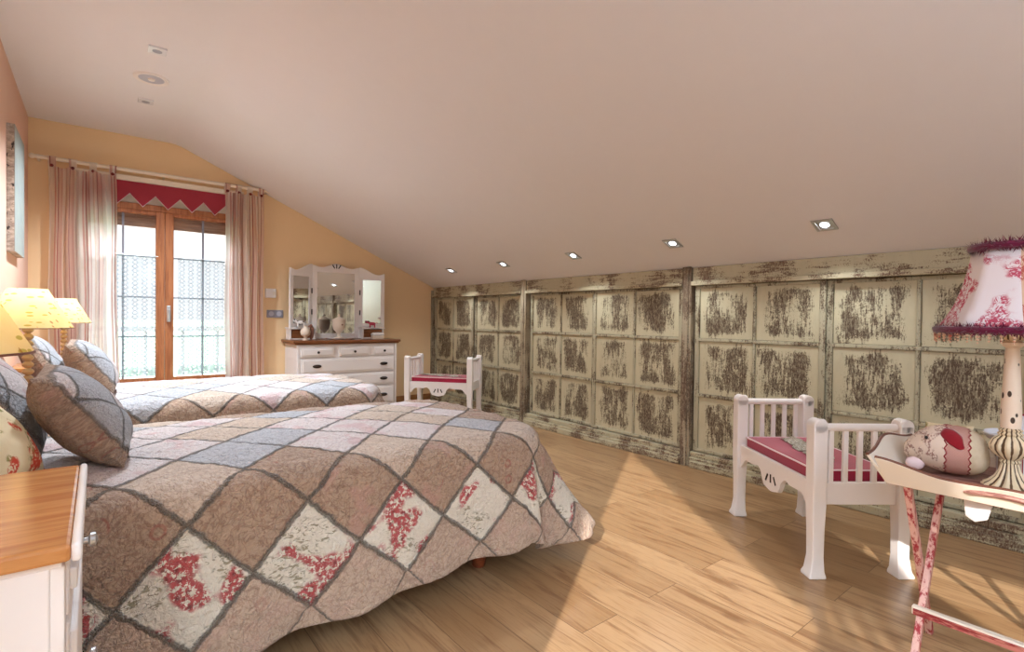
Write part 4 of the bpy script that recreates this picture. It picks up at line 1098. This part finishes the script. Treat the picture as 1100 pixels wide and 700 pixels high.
for k in range(44):
    a = 2*PI*k/44; r = .186; z = .470
    for q in range(3): m.ball((r*math.cos(a), r*math.sin(a), z-.009*q-.003*(k % 3)), .0042-.0006*q, u=6, v=5)
bd = m.build('bead_fringe', MAT['toile_beige'], sh)

# ------------------------------------------------------------------ light
w = bpy.data.worlds.new('daylight'); C.world = w; w.use_nodes = True
bg = w.node_tree.nodes['Background']; 
wt = w.node_tree; tc = wt.nodes.new('ShaderNodeTexCoord'); sx = wt.nodes.new('ShaderNodeSeparateXYZ'); wt.links.new(tc.outputs['Generated'], sx.inputs[0])
rmp = wt.nodes.new('ShaderNodeMapRange'); rmp.interpolation_type = 'SMOOTHSTEP'; wt.links.new(sx.outputs[2], rmp.inputs[0]); rmp.inputs[1].default_value = .12; rmp.inputs[2].default_value = .7; rmp.inputs[3].default_value = 1.0; rmp.inputs[4].default_value = 22.0
mx = wt.nodes.new('ShaderNodeMix'); mx.data_type = 'RGBA'; wt.links.new(sx.outputs[2], mx.inputs[0]); mx.inputs[6].default_value = (.97, .98, 1, 1); mx.inputs[7].default_value = (.58, .80, 1, 1)
wt.links.new(mx.outputs[2], bg.inputs[0]); wt.links.new(rmp.outputs[0], bg.inputs[1])
def light(name, typ, loc, energy, color, rot_=(0, 0, 0), **k):
    l = bpy.data.lights.new(name, typ); l.energy = energy; l.color = color
    for a, v in k.items(): setattr(l, a, v)
    o = bpy.data.objects.new(name, l); COL.objects.link(o); o.location = loc; o.rotation_euler = rot_; return o
# low sun through the stair window behind the viewpoint
d = Vector((.84, .543, -.5)); s = light('sun', 'SUN', (-6, -5, 6), 4.6, (1, .97, .94)); s.rotation_euler = d.to_track_quat('-Z', 'Y').to_euler(); s.data.angle = math.radians(.6)
for k in range(5):
    y = 1.19+.985*k
    o = light('downlight_beam', 'SPOT', (3.185, y, zc(3.19)-.015), 17, (.88, .94, 1), spot_size=math.radians(125), spot_blend=.7, shadow_soft_size=.03)
# daylight portals
def portal(loc, r, sx, sy):
    o = light('window_portal', 'AREA', loc, 1, (1, 1, 1), r, shape='RECTANGLE', size=sx, size_y=sy); o.data.cycles.is_portal = True
portal((.5, YW+.2, 1.2), (-PI/2, 0, 0), 1.3, 1.9)
portal((XL-.1, -1.08, 1.23), (0, -PI/2, 0), 2.46, 2.54)
# the two square spotlights of the level ceiling and the added nearest one
for y, pw in ((3.02, 110), (4.03, 160), (5.04, 170)):
    light('ceiling_spot_beam', 'SPOT', (.295, y, ZC-.03), pw, (.72, .86, 1), spot_size=math.radians(125), spot_blend=.8, shadow_soft_size=.05)
# unseen glowing globes added behind the viewpoint as fill light
gp = thing('fill_globe', 'unseen glowing globe added as fill light, nearer the viewpoint', 'fill light', (.9, -.9, 1.95), 0, 'added fill globes behind the viewpoint')
m = MB(); m.ball((0, 0, 0), .2, u=32, v=16); m.build('globe', MAT['globe'], gp)
m = MB(); m.tube([(0, 0, .19), (0, 0, .80)], .006, 8); m.build('cord', MAT['white'], gp)
dup(gp, (1.0, -2.2, 1.95), 0, 'unseen glowing globe added as fill light, farther from the viewpoint')

# ------------------------------------------------------------------ camera
F = 557.0
VY = Vector((105-550, 13, -F)).normalized(); VX = Vector((1247-550, -1, -F)); VX = (VX-VY*VX.dot(VY)).normalized(); VZ = VX.cross(VY)
cam = bpy.data.cameras.new('camera'); co = bpy.data.objects.new('camera', cam); COL.objects.link(co)
cam.sensor_width = 36; cam.lens = 36*F/1100; cam.clip_start = .02; cam.clip_end = 2000
Rm = Matrix((VX, VY, VZ))        # camera axes -> world axes
co.matrix_world = tr(0, 0, 1.1)@Rm.to_4x4()
C.camera = co
C.view_settings.view_transform = 'Standard'; C.view_settings.look = 'None'; C.view_settings.exposure = 0.48; C.view_settings.gamma = 1.0
C.view_settings.use_curve_mapping = False
C.cycles.use_denoising = True
C.cycles.max_bounces = 8; C.cycles.transparent_max_bounces = 16
C.cycles.caustics_reflective = False; C.cycles.caustics_refractive = False; C.cycles.sample_clamp_indirect = 6
